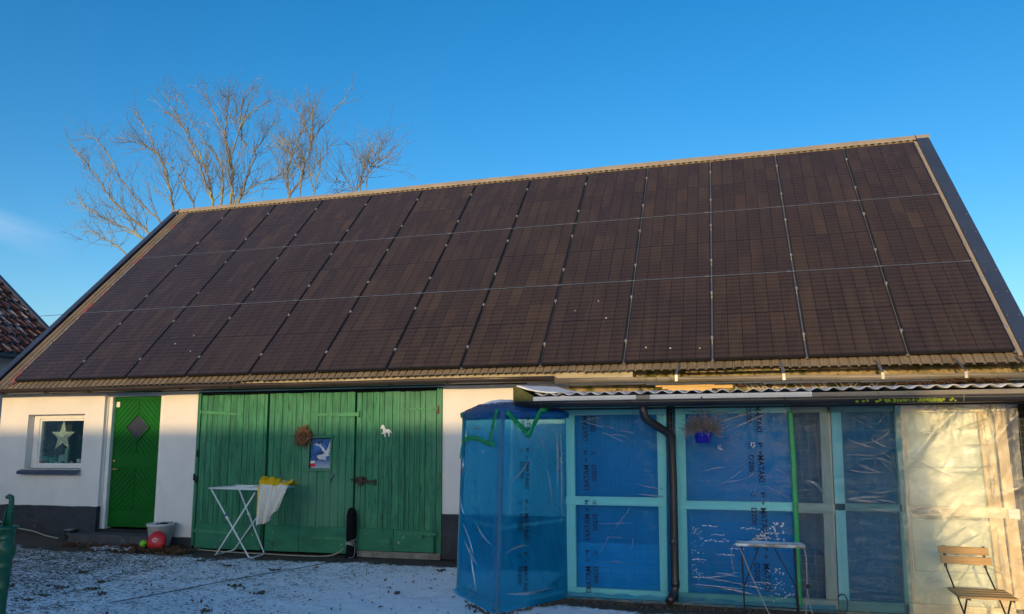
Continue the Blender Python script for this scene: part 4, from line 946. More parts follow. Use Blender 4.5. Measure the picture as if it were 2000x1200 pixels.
w=MB(); w.grid(lambda u,v:(1.08+.06*v+.02*u*0-.01*fbm(u*4,v*4,3),-1.90+1.86*u,1.84*v),20,20); w.build('film_panel',M['film_bay'],by)
# corner strip of gathered film
w=MB(); w.grid(lambda u,v:(Cb.lerp(Tt[1],v)+Vector(((u-.5)*.075+.006*fbm(v*30,u*3,1),-.036+.05*abs(u-.5)-.010*abs(fbm(v*38,u*4,2)),1.84*v-0*u))),6,120); w.build('corner_fold',M['film_pale'],by)
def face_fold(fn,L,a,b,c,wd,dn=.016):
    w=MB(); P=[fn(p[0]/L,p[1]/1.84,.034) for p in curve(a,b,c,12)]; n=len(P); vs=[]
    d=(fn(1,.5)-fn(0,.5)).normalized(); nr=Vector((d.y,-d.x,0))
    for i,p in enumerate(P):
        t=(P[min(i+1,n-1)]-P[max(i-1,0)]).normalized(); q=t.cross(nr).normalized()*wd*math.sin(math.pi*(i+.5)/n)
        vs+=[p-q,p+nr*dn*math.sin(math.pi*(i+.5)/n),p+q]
    w.add(vs,[(3*i+k,3*i+3+k,3*i+4+k,3*i+1+k) for i in range(n-1) for k in range(2)],True); w.build('film_crease_sheen',M['crease'],by)
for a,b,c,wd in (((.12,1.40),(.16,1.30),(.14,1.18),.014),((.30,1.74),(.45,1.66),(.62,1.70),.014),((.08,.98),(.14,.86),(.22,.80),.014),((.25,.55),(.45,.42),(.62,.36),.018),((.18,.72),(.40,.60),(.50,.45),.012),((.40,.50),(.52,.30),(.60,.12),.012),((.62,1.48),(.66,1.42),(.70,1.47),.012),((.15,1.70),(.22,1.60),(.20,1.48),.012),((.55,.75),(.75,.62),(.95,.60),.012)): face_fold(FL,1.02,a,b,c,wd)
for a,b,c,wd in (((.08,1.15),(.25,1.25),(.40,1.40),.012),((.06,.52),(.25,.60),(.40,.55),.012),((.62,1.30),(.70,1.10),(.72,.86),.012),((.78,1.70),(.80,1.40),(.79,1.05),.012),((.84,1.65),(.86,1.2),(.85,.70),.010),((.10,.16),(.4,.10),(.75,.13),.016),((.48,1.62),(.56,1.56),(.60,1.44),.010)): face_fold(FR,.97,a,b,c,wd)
# domed top cover turned down over the faces
BP=[Vector((1.20,-1.05,0)),Tt[0]+Vector((-.028,-.028,0)),Tt[1]+Vector((0,-.040,0)),Tt[2]+Vector((.035,-.018,0)),Vector((2.2,-1.15,0))]
BC=Vector((1.56,-1.72,0))
def bound(t):
    t=(t%1)*5; i=int(t)%5; f=t-int(t); p=[BP[(i+k)%5] for k in (-1,0,1,2)]
    c=.5*((2*p[1])+(-p[0]+p[2])*f+(2*p[0]-5*p[1]+4*p[2]-p[3])*f*f+(-p[0]+3*p[1]-3*p[2]+p[3])*f**3); return p[1].lerp(p[2],f)*.7+c*.3
def dome(u,v,off=0):
    p=bound(u).lerp(BC,v); p.z=1.838+.125*(1-(1-v)**2.4)+.010*fbm(p.x*5,p.y*5,2)+.010*fbm(p.x*14,p.y*9,5,2)+off; return p
w=MB(); w.grid(lambda u,v:dome(u,v),80,20)
w.grid(lambda u,v:(lambda p:Vector((p.x-(p.x-BC.x)*.012*(1-v),p.y-(p.y-BC.y)*.012*(1-v),p.z-(.055+.03*fbm(u*18,1,3))*(1-v))))(dome(u,0)),80,4)
w.build('top_cover',M['film_top'],by)
w=MB(); w.grid(lambda u,v:dome(u,.50+.06*fbm(math.cos(6.283*u)*1.5,math.sin(6.283*u)*1.5,3)+.45*v,.002+.016*min(1,v*3)),48,8); w.build('snow_cap',M['snow'],by)
def tape_strip(fn,L,pts,wd=.05):
    w=MB(); P=[fn(p[0]/L,p[1]/1.84,.052) for p in pts]
    d=(fn(1,.5)-fn(0,.5)).normalized(); nr=Vector((d.y,-d.x,0))
    for i in range(len(P)-1):
        a,b=P[i],P[i+1]; t=(b-a); q=t.cross(nr).normalized()*(wd/2); m=max(2,int(t.length/.03))
        a=a-t.normalized()*wd*.3; b=b+t.normalized()*wd*.3
        w.grid(lambda u,v:a.lerp(b,v)+q*(2*u-1)*(1+.15*fbm(v*9,u,i))+nr*(.002*fbm(v*14,u*3,i)+.002*i),3,m)
    w.build('green_tape',M['tape'],by,solid=.001)
tape_strip(FL,1.02,[(.10,1.845),(.14,1.70),(.17,1.60),(.13,1.50),(.10,1.38)],.03)
tape_strip(FL,1.02,[(.15,1.545),(.30,1.585),(.55,1.580),(.78,1.545),(.98,1.525)],.048)
tape_strip(FL,1.02,[(.86,1.545),(.93,1.70),(1.01,1.845)],.055)
tape_strip(FR,.97,[(.03,1.83),(.18,1.72),(.335,1.615),(.43,1.75),(.525,1.87),(.60,1.855)],.052)
w=MB()
for z in (1.845,1.355,.865,.375):
    for txt,t,l,h,dz in (('MATAKI',.345,.255,.055,0),('D200',.268,.16,.052,.0),('P',.335,.045,.04,.36),('CE',.25,.04,.035,.36),('+',.335,.035,.03,.43)):
        zz=z-dz
        if zz-l<.02: continue
        vs,fs=text_mesh(txt,l,h,lambda a,b:FR((t+(b-h/2)*1.0)/.97,(zz-a)/1.84,.034)); w=MB(); w.add(vs,fs); w.build('lettering',M['ink'],br)
# ================================================================ hanging pot
hp=thing('hanging_planter','cobalt blue pot of withered heather hanging from the lean-to gutter','planter',(3.655,-2.25,1.53))
c=(3.655,-2.25)
w=MB(); w.lathe([(.062,1.530),(.066,1.533),(.086,1.628),(.092,1.632),(.092,1.642),(.086,1.642),(.08,1.62)],(c[0],c[1],0),24); w.build('pot',M['bluepot'],hp)
w=MB()
for k in range(420):
    a=random.uniform(0,6.283); el=random.uniform(.05,1.35); l=random.uniform(.08,.20)
    p=Vector((c[0]+.05*math.cos(a)*random.random(),c[1]+.05*math.sin(a)*random.random(),1.655)); d=Vector((math.cos(a)*math.cos(el),math.sin(a)*math.cos(el)*.8,math.sin(el)*.75))
    pts=[p]; 
    for q in range(4): d=(d+Vector((random.gauss(0,.16),random.gauss(0,.16),random.gauss(-.16,.12)))).normalized(); p=p+d*l/4; pts.append(p)
    w.tube(pts,[.003,.0028,.0024,.002,.0014],3,cap=False)
    for q in range(7):
        t=random.choice(pts[1:]); r=random.uniform(.004,.008); v=Vector((random.gauss(0,1),random.gauss(0,1),random.gauss(0,1))).normalized()*r*2; u_=v.orthogonal().normalized()*r; w.add([t,t+v*.5+u_,t+v,t+v*.5-u_],[(0,1,2,3)])
w.build('heather',M['heather'],hp)
w=MB(); 
top=Vector((c[0],-2.272,1.955))
for a in (0,2.1,4.2): w.tube([Vector((c[0]+.088*math.cos(a),c[1]+.088*math.sin(a),1.64)),Vector((c[0],c[1],1.80))],.0025,4)
w.tube([Vector((c[0],c[1],1.80)),Vector((c[0],-2.26,1.88)),top,Vector((c[0]+.004,-2.235,1.965))],.0032,5); w.tube([top+Vector((.004,0,0)),Vector((c[0]+.012,-2.262,1.90))],.006,5); w.build('cord',M['bluecord'],hp)
# ================================================================ folding table and chair
tb=thing('folding_table','small folding slatted table with snow on its weathered top and black iron legs','table',(4.18,-2.5,0))
for k in range(3):
    y=-2.60+k*.072; z=.655-.002*k
    w=MB(); w.box(3.905,4.475,y,y+.062,z,z+.022); w.build('slat',M['old_slat'],tb,bevel=.004)
w=MB(); w.grid(lambda u,v:(3.93+.52*u,-2.598+.195*v,.678+.010*max(0,fbm(u*5,v*3,7)+.12)-.004),40,16); w.build('snow_layer',M['snow'],tb)
for x in (3.955,4.395):
    for (ya,yb) in ((-2.58,-2.36),(-2.42,-2.62)):
        w=MB(); w.tube([(x,ya,.652),(x-.004,yb,.0)],.0075,6); w.build('leg',M['ironblack'],tb)
w=MB(); w.tube([(3.955,-2.50,.30),(4.10,-2.53,.648)],.005,6); w.tube([(4.395,-2.50,.30),(4.22,-2.53,.648)],.005,6); w.tube([(3.95,-2.39,.12),(4.39,-2.39,.12)],.005,6); w.build('brace',M['ironblack'],tb)
w=MB(); pts=[(3.945,.672),(3.90,.668),(3.872,.640),(3.862,.59),(3.868,.50),(3.874,.445)]
w.grid(lambda u,v:(lambda k,t:(pts[k][0]*(1-t)+pts[k+1][0]*t,-2.565+.030*(u),pts[k][1]*(1-t)+pts[k+1][1]*t))(min(4,int(v*5)),v*5-min(4,int(v*5))),2,30); w.build('hanging_strap',M['old_slat'],tb,solid=.004)
w=MB(); w.tube([(4.465,-2.58,.66),(4.475,-2.60,.58),(4.472,-2.60,.45),(4.468,-2.60,.32)],.004,5); w.tube([(4.468,-2.60,.32),(4.45,-2.61,.17),(4.43,-2.63,.005)],.003,5); w.tube([(4.468,-2.60,.32),(4.49,-2.60,.15),(4.53,-2.60,.005)],.003,5); w.tube([(3.94,-2.60,.64),(4.02,-2.61,.42),(4.14,-2.64,.14),(4.22,-2.66,.005)],.0045,5); w.build('loose_cord',M['cord'],tb)
w=MB(); w.lathe([(0,-.02),(.016,-.012),(.02,0),(.014,.014),(0,.02)],(4.475,-2.605,.345),10,cap=False); w.build('cord_knob',M['ironblack'],tb)
ch=thing('folding_chair','wooden slatted folding chair with thin black iron frame standing in the sun','chair',(5.72,-2.45,0))
def slat(x0,x1,y,z0,z1,dx=0,th=.016,nm='back_slat',lean=.012):
    w=MB(); w.add([(x0,y,z0),(x1,y,z0-.008),(x1,y+th,z0-.008),(x0,y+th,z0),(x0-dx,y+lean,z1),(x1-dx,y+lean,z1-.008),(x1-dx,y+th+lean,z1-.008),(x0-dx,y+th+lean,z1)],[(0,3,2,1),(4,5,6,7),(0,1,5,4),(1,2,6,5),(2,3,7,6),(3,0,4,7)]); w.build(nm,M['slat'],ch,bevel=.003)
slat(5.533,5.908,-2.385,.622,.682); slat(5.545,5.922,-2.395,.545,.606)
for k in range(4):
    w=MB(); y=-2.80+k*.095; w.box(5.565,5.975,y,y+.075,.345,.362); w.build('seat_slat',M['slat'],ch,bevel=.003)
for xt,xs,xf in ((5.580,5.615,5.65),(5.872,5.912,5.94)):
    w=MB(); w.obox((xt,-2.372,.60),(.011,0,0),(0,.003,0),(.0,.004,.085)); w.tube([(xt+.003,-2.37,.53),(xt+.006,-2.375,.50),(xs,-2.46,.35),(xf,-2.84,.0)],.0065,6); w.build('back_leg',M['ironblack'],ch)
for x in (5.64,5.945):
    w=MB(); w.tube([(x,-2.72,.34),(x,-2.42,.0)],.007,6); w.tube([(x,-2.80,.338),(x,-2.44,.338)],.007,6); w.build('front_leg',M['ironblack'],ch)
w=MB(); w.tube([(5.64,-2.55,.14),(5.945,-2.55,.14)],.006,6); w.tube([(5.655,-2.75,.08),(5.935,-2.75,.08)],.006,6); w.build('stretcher',M['ironblack'],ch)
# ================================================================ drying rack with towel
dr=thing('drying_rack','white folding clothes drying rack in front of the green gate','drying rack',(-2.6,-.35,0))
zt=.905; a0,a1,b0,b1=-2.985,-1.945,-.60,-.12
w=MB(); w.tube([(a0,b0,zt),(a1,b0,zt-.012)],.011,8); w.tube([(a0+.08,b1,zt+.005),(a1-.02,b1,zt-.005)],.011,8); w.tube([(a0,b0,zt),(a0+.02,b0+.12,zt+.002),(a0+.08,b1,zt+.005)],.008,8); w.tube([(a1,b0,zt-.012),(a1-.02,b1,zt-.005)],.008,8); w.build('top_frame',M['rackwhite'],dr)
w=MB()
for k in range(1,12): 
    y=b0+(b1-b0)*k/12; w.tube([(a0+.02+.008*k,y,zt+.002),(a1-.01,y,zt-.010)],.0028,5)
for x in (-2.5,-2.1): w.tube([(x,b0,zt-.004),(x,b1,zt)],.006,6)
w.build('line_wires',M['rackwhite'],dr)
def leg(p,name='leg'):
    w=MB(); w.tube(p,.0105,8); return w.build(name,M['rackwhite'],dr)
l1=leg([(-2.955,b0+.012,zt-.01),(-2.33,-.575,.022),(-2.305,-.55,.012),(-2.31,-.30,.012),(-2.335,-.22,.022),(-2.86,b1-.012,zt-.004)])
l2=leg([(-2.28,b0+.03,zt-.05),(-2.91,-.475,.022),(-2.94,-.45,.012),(-2.945,-.12,.012),(-2.92,-.06,.024),(-2.22,b1-.03,zt-.03)])
w=MB(); t=.43; q=Vector((-2.955,b0+.012,zt-.01)).lerp(Vector((-2.33,-.575,.022)),t); d=Vector((.62,0,-.87)).normalized(); w.tube([q-d*.025,q+d*.03],.018,8); q2=Vector((-2.86,b1-.012,zt)).lerp(Vector((-2.335,-.22,.022)),t); w.tube([q2-d*.025,q2+d*.03],.017,8); w.build('leg_joint',M['rackwhite'],dr)
w=MB(); w.tube([q-d*.05,q-d*.026],.0165,8); w.build('joint_clip',M['bluecap'],dr)
# towel: striped white and yellow cloth draped over the right end
tw=NT('striped_towel'); sp=tw.n('ShaderNodeSeparateXYZ'); tw.t.links.new(tw.tc('UV'),sp.inputs[0])
s1=tw.math('FRACT',tw.math('MULTIPLY',sp.outputs[0],7.0)); ln=tw.math('LESS_THAN',tw.math('ABSOLUTE',tw.math('SUBTRACT',s1,.5)),.055)
hem=tw.math('GREATER_THAN',sp.outputs[1],.635); e1=tw.math('LESS_THAN',sp.outputs[0],.05)
pat=tw.math('GREATER_THAN',tw.noise(tw.mapv(tw.tc('UV'),(4,9,1)),1.6,3),.41); yel=tw.math('MAXIMUM',tw.math('MAXIMUM',tw.math('MULTIPLY',ln,.8),tw.math('MULTIPLY',hem,tw.math('MAXIMUM',pat,tw.math('LESS_THAN',sp.outputs[0],.55)))),tw.math('MULTIPLY',e1,pat))
tcol=tw.mix(yel,(.66,.645,.59),(.72,.42,.015))
M['towel']=tw.done(tw.bsdf(tcol,.95,0,.1,tw.bump(tw.noise(tw.tc(),120,3),.4,.004)))
def towel(u,v):
    # v: 0 lower hem in front of the rack, .62 over the front bar, 1 bunched behind
    if v<.62:
        t=v/.62; w_=.31+.06*t; x=-2.19+u*w_*(1-.0*t)+ .03*(1-t)*0
        zl=.42+.20*u**1.5+.02*math.sin(u*9); z=zl+(zt+.018-zl)*t
        y=b0-.028-.030*math.sin(u*17+1.5*t)*(1-.5*t)-.018*math.sin(u*31+4)*(1-t)-.03*(1-t)*u+.01*fbm(u*5,t*4,1)
        return (x+.05*u*(t)-.015*(1-t),y,z)
    t=(v-.62)/.38; x=-2.19+u*(.37)-.13*math.sin(math.pi*min(1,t*1.3)*.5)*(1-u)-.04*t*u+.05*u*(1-t)
    y=b0-.02+.44*t+.02*math.sin(u*8); z=zt+.024+(.125+.09*fbm(u*3.0+1,t*2.4,3))*(1-.45*u)*math.sin(math.pi*min(1,t*1.02))**.6+.012*math.sin(u*9+t*11)*math.sin(math.pi*t)
    return (x,y,z)
w=MB(); nu,nv=60,70; w.grid(towel,nu,nv); o=w.build('towel',M['towel'],solid=.006)
uv=o.data.uv_layers.new(name='UVMap')
for p in o.data.polygons:
    for li in p.loop_indices:
        vi=o.data.loops[li].vertex_index; uv.data[li].uv=((vi%(nu+1))/nu,(vi//(nu+1))/nv)
tag(o,'white towel with yellow stripes draped over the right end of the drying rack','towel')
# ================================================================ things on and by the gate
w=MB(); c=Vector((-1.875,-.075,1.59))
for k in range(700):
    a=random.uniform(0,6.283); r=abs(.072+random.gauss(0,.036)); p=c+Vector((r*math.cos(a),random.uniform(-.03,.025),r*math.sin(a)))
    d=Vector((math.cos(a+random.uniform(-1.2,1.2)),random.uniform(-.9,.2),math.sin(a+random.uniform(-1.2,1.2)))).normalized()*random.uniform(.018,.036); n=d.cross(Vector((0,1,0.3))).normalized()*random.uniform(.006,.012)
    w.add([p-d*.3,p+n,p+d,p-n],[(0,1,2,3)])
w.tube([c+Vector((.085*math.cos(k*.2618),0,.085*math.sin(k*.2618))) for k in range(25)],.03,8)
o=w.build('wreath',M['wreath']); tag(o,'round brown dried wreath hung on the middle gate leaf','wreath')
po=thing('poster','blue poster of sweeping white feathers in the gate hatch','poster',(-1.635,-.04,1.15))
px0,px1,pz0,pz1=-1.785,-1.472,1.150,1.552
pb=NT('poster_print'); sp=pb.n('ShaderNodeSeparateXYZ'); pb.t.links.new(pb.tc('Generated'),sp.inputs[0])
nn=pb.noise(pb.mapv(pb.tc('Generated'),(2.2,1,2.2)),1.7,5,.55,.8); pc=pb.mix(pb.ramp(nn,.36,.60),(.018,.035,.10),(.05,.16,.45)); pc=pb.mix(pb.ramp(sp.outputs[2],.32,.05),pc,(.35,.40,.50))
M['poster']=pb.done(pb.bsdf(pc,.25,0,.5))
w=MB(); w.box(px0,px1,-.018,-.010,pz0,pz1); w.build('sheet',M['poster'],po)
M['feather']=pm('poster_white',(.66,.66,.68),(.45,.47,.54),scale=18,rough=.3,bump=0)
w=MB()
def feather(pts,wd,y):
    n=len(pts); vs=[]
    for i,p in enumerate(pts):
        a=pts[max(0,i-1)];b=pts[min(n-1,i+1)]; t=Vector((b[0]-a[0],b[1]-a[1])).normalized(); ww=wd*math.sin(math.pi*(i+.6)/(n+.4)); vs+=[(p[0]-t.y*ww,y,p[1]+t.x*ww),(p[0]+t.y*ww,y,p[1]-t.x*ww)]
    w.add(vs,[(2*i,2*i+2,2*i+3,2*i+1) for i in range(n-1)])
pcx=lambda u,v:(px0+(px1-px0)*u,pz0+(pz1-pz0)*v)
for k in range(9):
    a=pcx(.75,.55-.01*k); b=pcx(.62-.02*k,.80-.012*k); c_=pcx(.08+.055*k,.80+.012*math.sin(k)+.016*(k%4)); feather(curve(a,b,c_,9),.007,-.0186-.0002*k)
for k in range(6):
    a=pcx(.55,.45); b=pcx(.85,.52-.02*k); c_=pcx(.97,.95-.10*k); feather(curve(a,b,c_,9),.009,-.0206-.0002*k)
for k in range(5): feather(curve(pcx(.30+.02*k,.40-.02*k),pcx(.52,.47-.03*k),pcx(.80,.44-.04*k),8),.010,-.0218-.0002*k)
w.build('feathers',M['feather'],po)
w=MB(); w.prism([pcx(.0,.05),pcx(.23,.06),pcx(.23,.17),pcx(.0,.16)],(0,-.0225,0),(1,0,0),(0,0,1),.001); w.build('red_tag',M['red'],po)
w=MB(); w.prism([pcx(.0,.165),pcx(.22,.175),pcx(.22,.255),pcx(.0,.25)],(0,-.0225,0),(1,0,0),(0,0,1),.001); w.build('white_tag',M['white'],po)
w=MB(); hs_=[(0,.120),(.006,.140),(.018,.158),(.030,.170),(.040,.166),(.052,.158),(.062,.140),(.066,.118),(.080,.108),(.105,.104),(.122,.106),(.134,.098),(.150,.085),(.165,.062),(.172,.044),(.160,.050),(.148,.066),(.140,.076),(.134,.060),(.140,.040),(.136,.014),(.140,.002),(.122,.002),(.120,.028),(.112,.050),(.098,.058),(.080,.058),(.072,.044),(.078,.020),(.074,.0),(.058,.0),(.058,.022),(.052,.040),(.040,.046),(.026,.036),(.014,.040),(.012,.054),(.030,.058),(.040,.066),(.034,.090),(.036,.110),(.026,.118),(.014,.108),(.004,.108)]
w.prism([(-.715+x,1.575+z*.98) for x,z in hs_],(0,-.036,0),(1,0,0),(0,0,1),.012); tag(w.build('wooden_horse',M['white'],bevel=.002),'white cut-out horse ornament fixed to the right gate leaf','ornament')
w=MB(); w.tube([(-1.425,-.045,1.075),(-1.445,-.055,1.03),(-1.45,-.055,.985)],.010,7); w.tube([(-1.405,-.045,1.075),(-1.425,-.05,1.02)],.008,7); w.tube([(-1.44,-.05,1.07),(-1.40,-.05,1.075)],.006,6); w.lathe([(0,.016),(.016,.008),(.016,-.004),(0,-.012)],(-1.452,-.056,.975),10,cap=False); tag(w.build('bottle_opener',M['galv']),'small metal bottle opener screwed to the gate below the poster','bottle opener')
bp=thing('padded_roll','tall black fleece roll standing upright against the gate joint','roll',(-1.075,-.13,0))
w=MB(); w.lathe([(.062,0),(.064,.02),(.064,.10),(.058,.14),(.062,.18),(.066,.30),(.068,.45),(.066,.54),(.055,.60),(.032,.635),(0,.645)],(-1.075,-.13,0),18); w.lathe([(.075,0),(.078,.03),(.066,.06)],(-1.075,-.13,0),16); w.build('roll',M['fleece'],bp)
w=MB(); pts=[]
for k in range(90):
    a=k*.42; pts.append((-1.075+(.070+.004*random.random())*math.cos(a),-.13+(.070+.004*random.random())*math.sin(a),.13+.11*abs(((k/16)%2)-1)+.012*random.random()))
w.tube(pts,.0042,5); w.tube([(-1.008,-.15,.14),(-1.0,-.16,.09),(-1.003,-.18,.015),(-1.03,-.21,.006),(-1.06,-.23,.006)],.004,5); w.build('wound_cord',M['cord'],bp)
def drape(pts,r,name,m,lab,cat):
    w=MB(); P=[]
    for i in range(len(pts)-1):
        for k in range(10):
            t=k/10; p=[Vector(pts[max(0,min(len(pts)-1,i+j))]) for j in(-1,0,1,2)]
            P.append(.5*((2*p[1])+(-p[0]+p[2])*t+(2*p[0]-5*p[1]+4*p[2]-p[3])*t*t+(-p[0]+3*p[1]-3*p[2]+p[3])*t**3))
    P.append(Vector(pts[-1])); w.tube(P,r,7); tag(w.build(name,M[m]),lab,cat)
drape([(-3.45,-.16,.022),(-2.9,-.20,.012),(-2.3,-.22,.012),(-1.8,-.25,.012),(-1.42,-.24,.016),(-1.25,-.21,.05),(-1.14,-.205,.12)],.009,'garden_hose','hose','pale thin hose lying along the foot of the gate up to the black roll','hose')
drape([(-7.4,-.12,.40),(-7.0,-.16,.30),(-6.75,-.20,.245),(-6.3,-.26,.205),(-5.95,-.36,.165),(-5.62,-.45,.145)],.010,'garden_hose','hose','yellowish hose slack along the dark plinth beside the pump','hose')
w=MB(); 
P=[(-.55-2.6*t,-.62-2.75*t,.012+.003*math.sin(t*17)+gz(-.55-2.6*t,-.62-2.75*t)) for t in [i/30 for i in range(31)]]
P=[(-1.02-1.05*t+.02*math.sin(t*9),-.32-2.9*t,.0085) for t in [i/30 for i in range(31)]]
w.tube(P,.0042,5); tag(w.build('ground_cable',M['cable']),'thin dark cable lying slantwise across the frosted yard','cable')
# ================================================================ by the doorstep
pl_=thing('plant_pot','pale grey plant pot with a low dark plant at the corner of the doorstep','pot',(-4.055,-.20,.05))
w=MB(); w.lathe([(.125,.05),(.135,.055),(.185,.335),(.195,.34),(.195,.372),(.178,.372),(.17,.335),(.02,.33)],(-4.055,-.20,0),32); w.build('pot',M['greypot'],pl_)
w=MB(); w.lathe([(0,.348),(.17,.342)],(-4.055,-.20,0),20,cap=False); w.build('soil',M['soil'],pl_)
w=MB()
for k in range(90):
    a=random.uniform(0,6.28); p=Vector((-4.02+.07*random.gauss(0,.7),-.20+.06*random.gauss(0,.7),.345)); d=Vector((math.cos(a),math.sin(a),random.uniform(.5,1.2))).normalized()*random.uniform(.03,.065); n=d.cross(Vector((.1,.2,1))).normalized()*.012; w.add([p,p+d*.5+n,p+d,p+d*.5-n],[(0,1,2,3)])
w.build('foliage',M['darkgreen'],pl_)
dk=thing('red_disc','round red plastic disc with a white double heart emblem leaning on the pale pot','disc',(-3.93,-.44,.06))
c=Vector((-3.935,-.43,.160)); nd=Vector((.22,-1,.30)).normalized()
w=MB(); w.lathe([(0,.030),(.06,.026),(.105,.012),(.128,-.006),(.137,-.022),(.133,-.03),(.0,-.026)],c,36,nd,cap=False); w.build('disc',M['red'],dk)
def heart(sc,rot=0):
    pts=[]
    for k in range(29):
        t=2*math.pi*k/28; x=16*math.sin(t)**3; y=13*math.cos(t)-5*math.cos(2*t)-2*math.cos(3*t)-math.cos(4*t); pts.append((x*sc,y*sc))
    return pts
ux=nd.cross(Vector((0,0,1))).normalized()*-1; uy=nd.cross(ux).normalized(); uy=uy if uy.z>0 else -uy; ux=ux if ux.x>0 else -ux
w=MB()
for sc,r,k0,k1 in ((.0040,.0060,1,27),(.0021,.0055,2,29)):
    h=heart(sc); w.tube([c+nd*(.0295-.55*(x*x+y*y)/.137)+ux*(x*1.12)+uy*(y*.82+.004) for x,y in h[k0:k1]],r,6)
w.build('heart_emblem',M['white'],dk)
w=MB(); w.lathe([(.056*math.sin(math.pi*k/12),-.056*math.cos(math.pi*k/12)) for k in range(13)],(-4.15,-.42,.110),18,cap=False); tag(w.build('ball',M['lime']),'small lime green ball beside the red disc','ball')
ds=thing('metal_dish','small silver bowl in a dark holder on the ground by the doorstep','bowl',(-5.70,-.16,.15))
w=MB(); w.lathe([(.085,.145),(.09,.15),(.075,.215),(.07,.215),(.068,.16)],(-5.70,-.16,0),20); w.build('holder',M['ironblack'],ds)
w=MB(); w.lathe([(.04,.20),(.078,.222),(.092,.240),(.088,.243),(.070,.228),(0,.212)],(-5.70,-.16,0),24,cap=False); w.build('bowl',M['alu'],ds)
# fallen leaves
def litter(n,f,name,lab,m='leaf',s=(.018,.045)):
    w=MB()
    for _ in range(n):
        x,y,z=f(); a=random.uniform(0,6.28); l=random.uniform(*s); d=Vector((math.cos(a),math.sin(a),random.uniform(-.35,.5)))*l; q=d.cross(Vector((random.uniform(-.5,.5),random.uniform(-.5,.5),1))).normalized()*l*random.uniform(.35,.6); c=Vector((x,y,z+gz(x,y)+.006)); m_=Vector((0,0,l*.25))
        w.add([c-d,c-q+m_,c+d,c+q+m_],[(0,1,2),(0,2,3)])
    o=w.build(name,M[m],solid=.002); tag(o,lab,'leaves',kind='stuff')
litter(650,lambda:(lambda x:(x,-.40+random.gauss(0,.11)-.12*abs(math.sin(x*5)),random.uniform(0,.05)))(random.uniform(-4.45,-3.35)),'dead_leaves','drift of brown dead leaves in front of the red disc and grey pot')
litter(150,lambda:(random.uniform(-5.5,-4.4),-.50+random.gauss(0,.06),random.uniform(0,.03)),'dead_leaves','thin strewing of brown leaves along the front of the doorstep')
litter(120,lambda:(random.uniform(-4.8,-4.1),-.56+random.gauss(0,.05),random.uniform(.0,.03)),'frosted_leaves','whitened frosted leaves at the right front of the doorstep','frost_trim')
litter(150,lambda:(random.uniform(-6,2.4),random.uniform(-3.9,-.25),0),'scattered_leaves','single brown leaves scattered over the frosted yard','leaf',(.014,.034))
w=MB()
for _ in range(2600):
    x=random.uniform(-6.5,2.5); y=-.15-random.random()**1.3*3.9
    if x>1.0 and y>-2.6: continue
    r=(.0025+.0075*random.random()**2.2)*(2.2 if random.random()<.02 else 1); z=gz(x,y)+r*.2-.008
    ax=Vector((random.gauss(0,1),random.gauss(0,1),random.gauss(0,1.2))).normalized()
    w.lathe([(0,r*random.uniform(.7,1.2)),(r*random.uniform(.8,1.4),r*random.uniform(-.2,.3)),(0,-r)],(x,y,z),5,ax,cap=False,smooth=False)
for _ in range(1100):
    x=random.uniform(1.3,7.0); y=-1.93-abs(random.gauss(0,.10))
    if 1.0<x<2.4: y=-2.72-abs(random.gauss(0,.05))+abs(x-1.75)*(1.15 if x<1.75 else 1.7)-.04
    r=random.uniform(.004,.014); w.lathe([(0,r),(r*1.2,0),(0,-r)],(x,y,r*.3-.008),5,(random.gauss(0,1),random.gauss(0,1),1),cap=False,smooth=False)
for _ in range(22):
    cx_,cy_=random.uniform(-4.6,1.6),random.uniform(-3.5,-.6)
    if cx_>.6 and cy_<-1.4: continue
    for q in range(random.randint(9,22)):
        x=cx_+random.gauss(0,.045); y=cy_+random.gauss(0,.028); r=random.uniform(.006,.017); ax=Vector((random.gauss(0,1),random.gauss(0,1),random.gauss(0,1.2))).normalized()
        w.lathe([(0,r*random.uniform(.7,1.2)),(r*random.uniform(.9,1.5),r*random.uniform(-.2,.3)),(0,-r)],(x,y,gz(x,y)+r*.25-.006),5,ax,cap=False,smooth=False)
o=w.build('clods',M['clod']); tag(o,'dark grit and clods showing through the frost on the yard','grit',kind='stuff')
# ================================================================ hand pump
hpump=thing('hand_pump','old green cast iron hand pump at the left edge of the yard','pump',(-1.47,-5,0))
pc_=(-1.455,-5.0)
w=MB(); prof=[(.085,0),(.088,.05),(.046,.08),(.042,.25),(.045,.40),(.049,.495),(.055,.505),(.055,.515),(.051,.525),(.056,.60),(.060,.655),(.066,.662),(.066,.674),(.060,.684),(.060,.705),(.074,.745),(.080,.785),(.074,.825),(.060,.848),(.056,.862),(.064,.868),(.064,.878),(.058,.886),(.066,.93),(.084,.938),(.088,.950),(.083,.962),(.03,.968),(0,.968)]
prof=[(r*.92,z) for r,z in prof]
w.lathe(prof,(pc_[0]-.012,pc_[1],0),28)
w.build('barrel',M['pump'],hpump)
w=MB(); w.tube([(pc_[0]-.03,-5.06,.80),(pc_[0]-.07,-5.14,.79),(pc_[0]-.09,-5.20,.74),(pc_[0]-.09,-5.21,.70)],[.034,.030,.028,.030],12); w.build('spout',M['pump'],hpump)
w=MB(); x=pc_[0]; 
w.bar((x-.050,-5.0,.965),(x-.022,-5.0,1.10),.014,.03,side=(0,1,0)); w.bar((x+.022,-5.0,.965),(x+.022,-5.0,1.10),.012,.03,side=(0,1,0)); w.tube([(x-.036,-5.0,1.075),(x+.038,-5.0,1.075)],.010,8); w.build('bracket',M['pump'],hpump,bevel=.003)
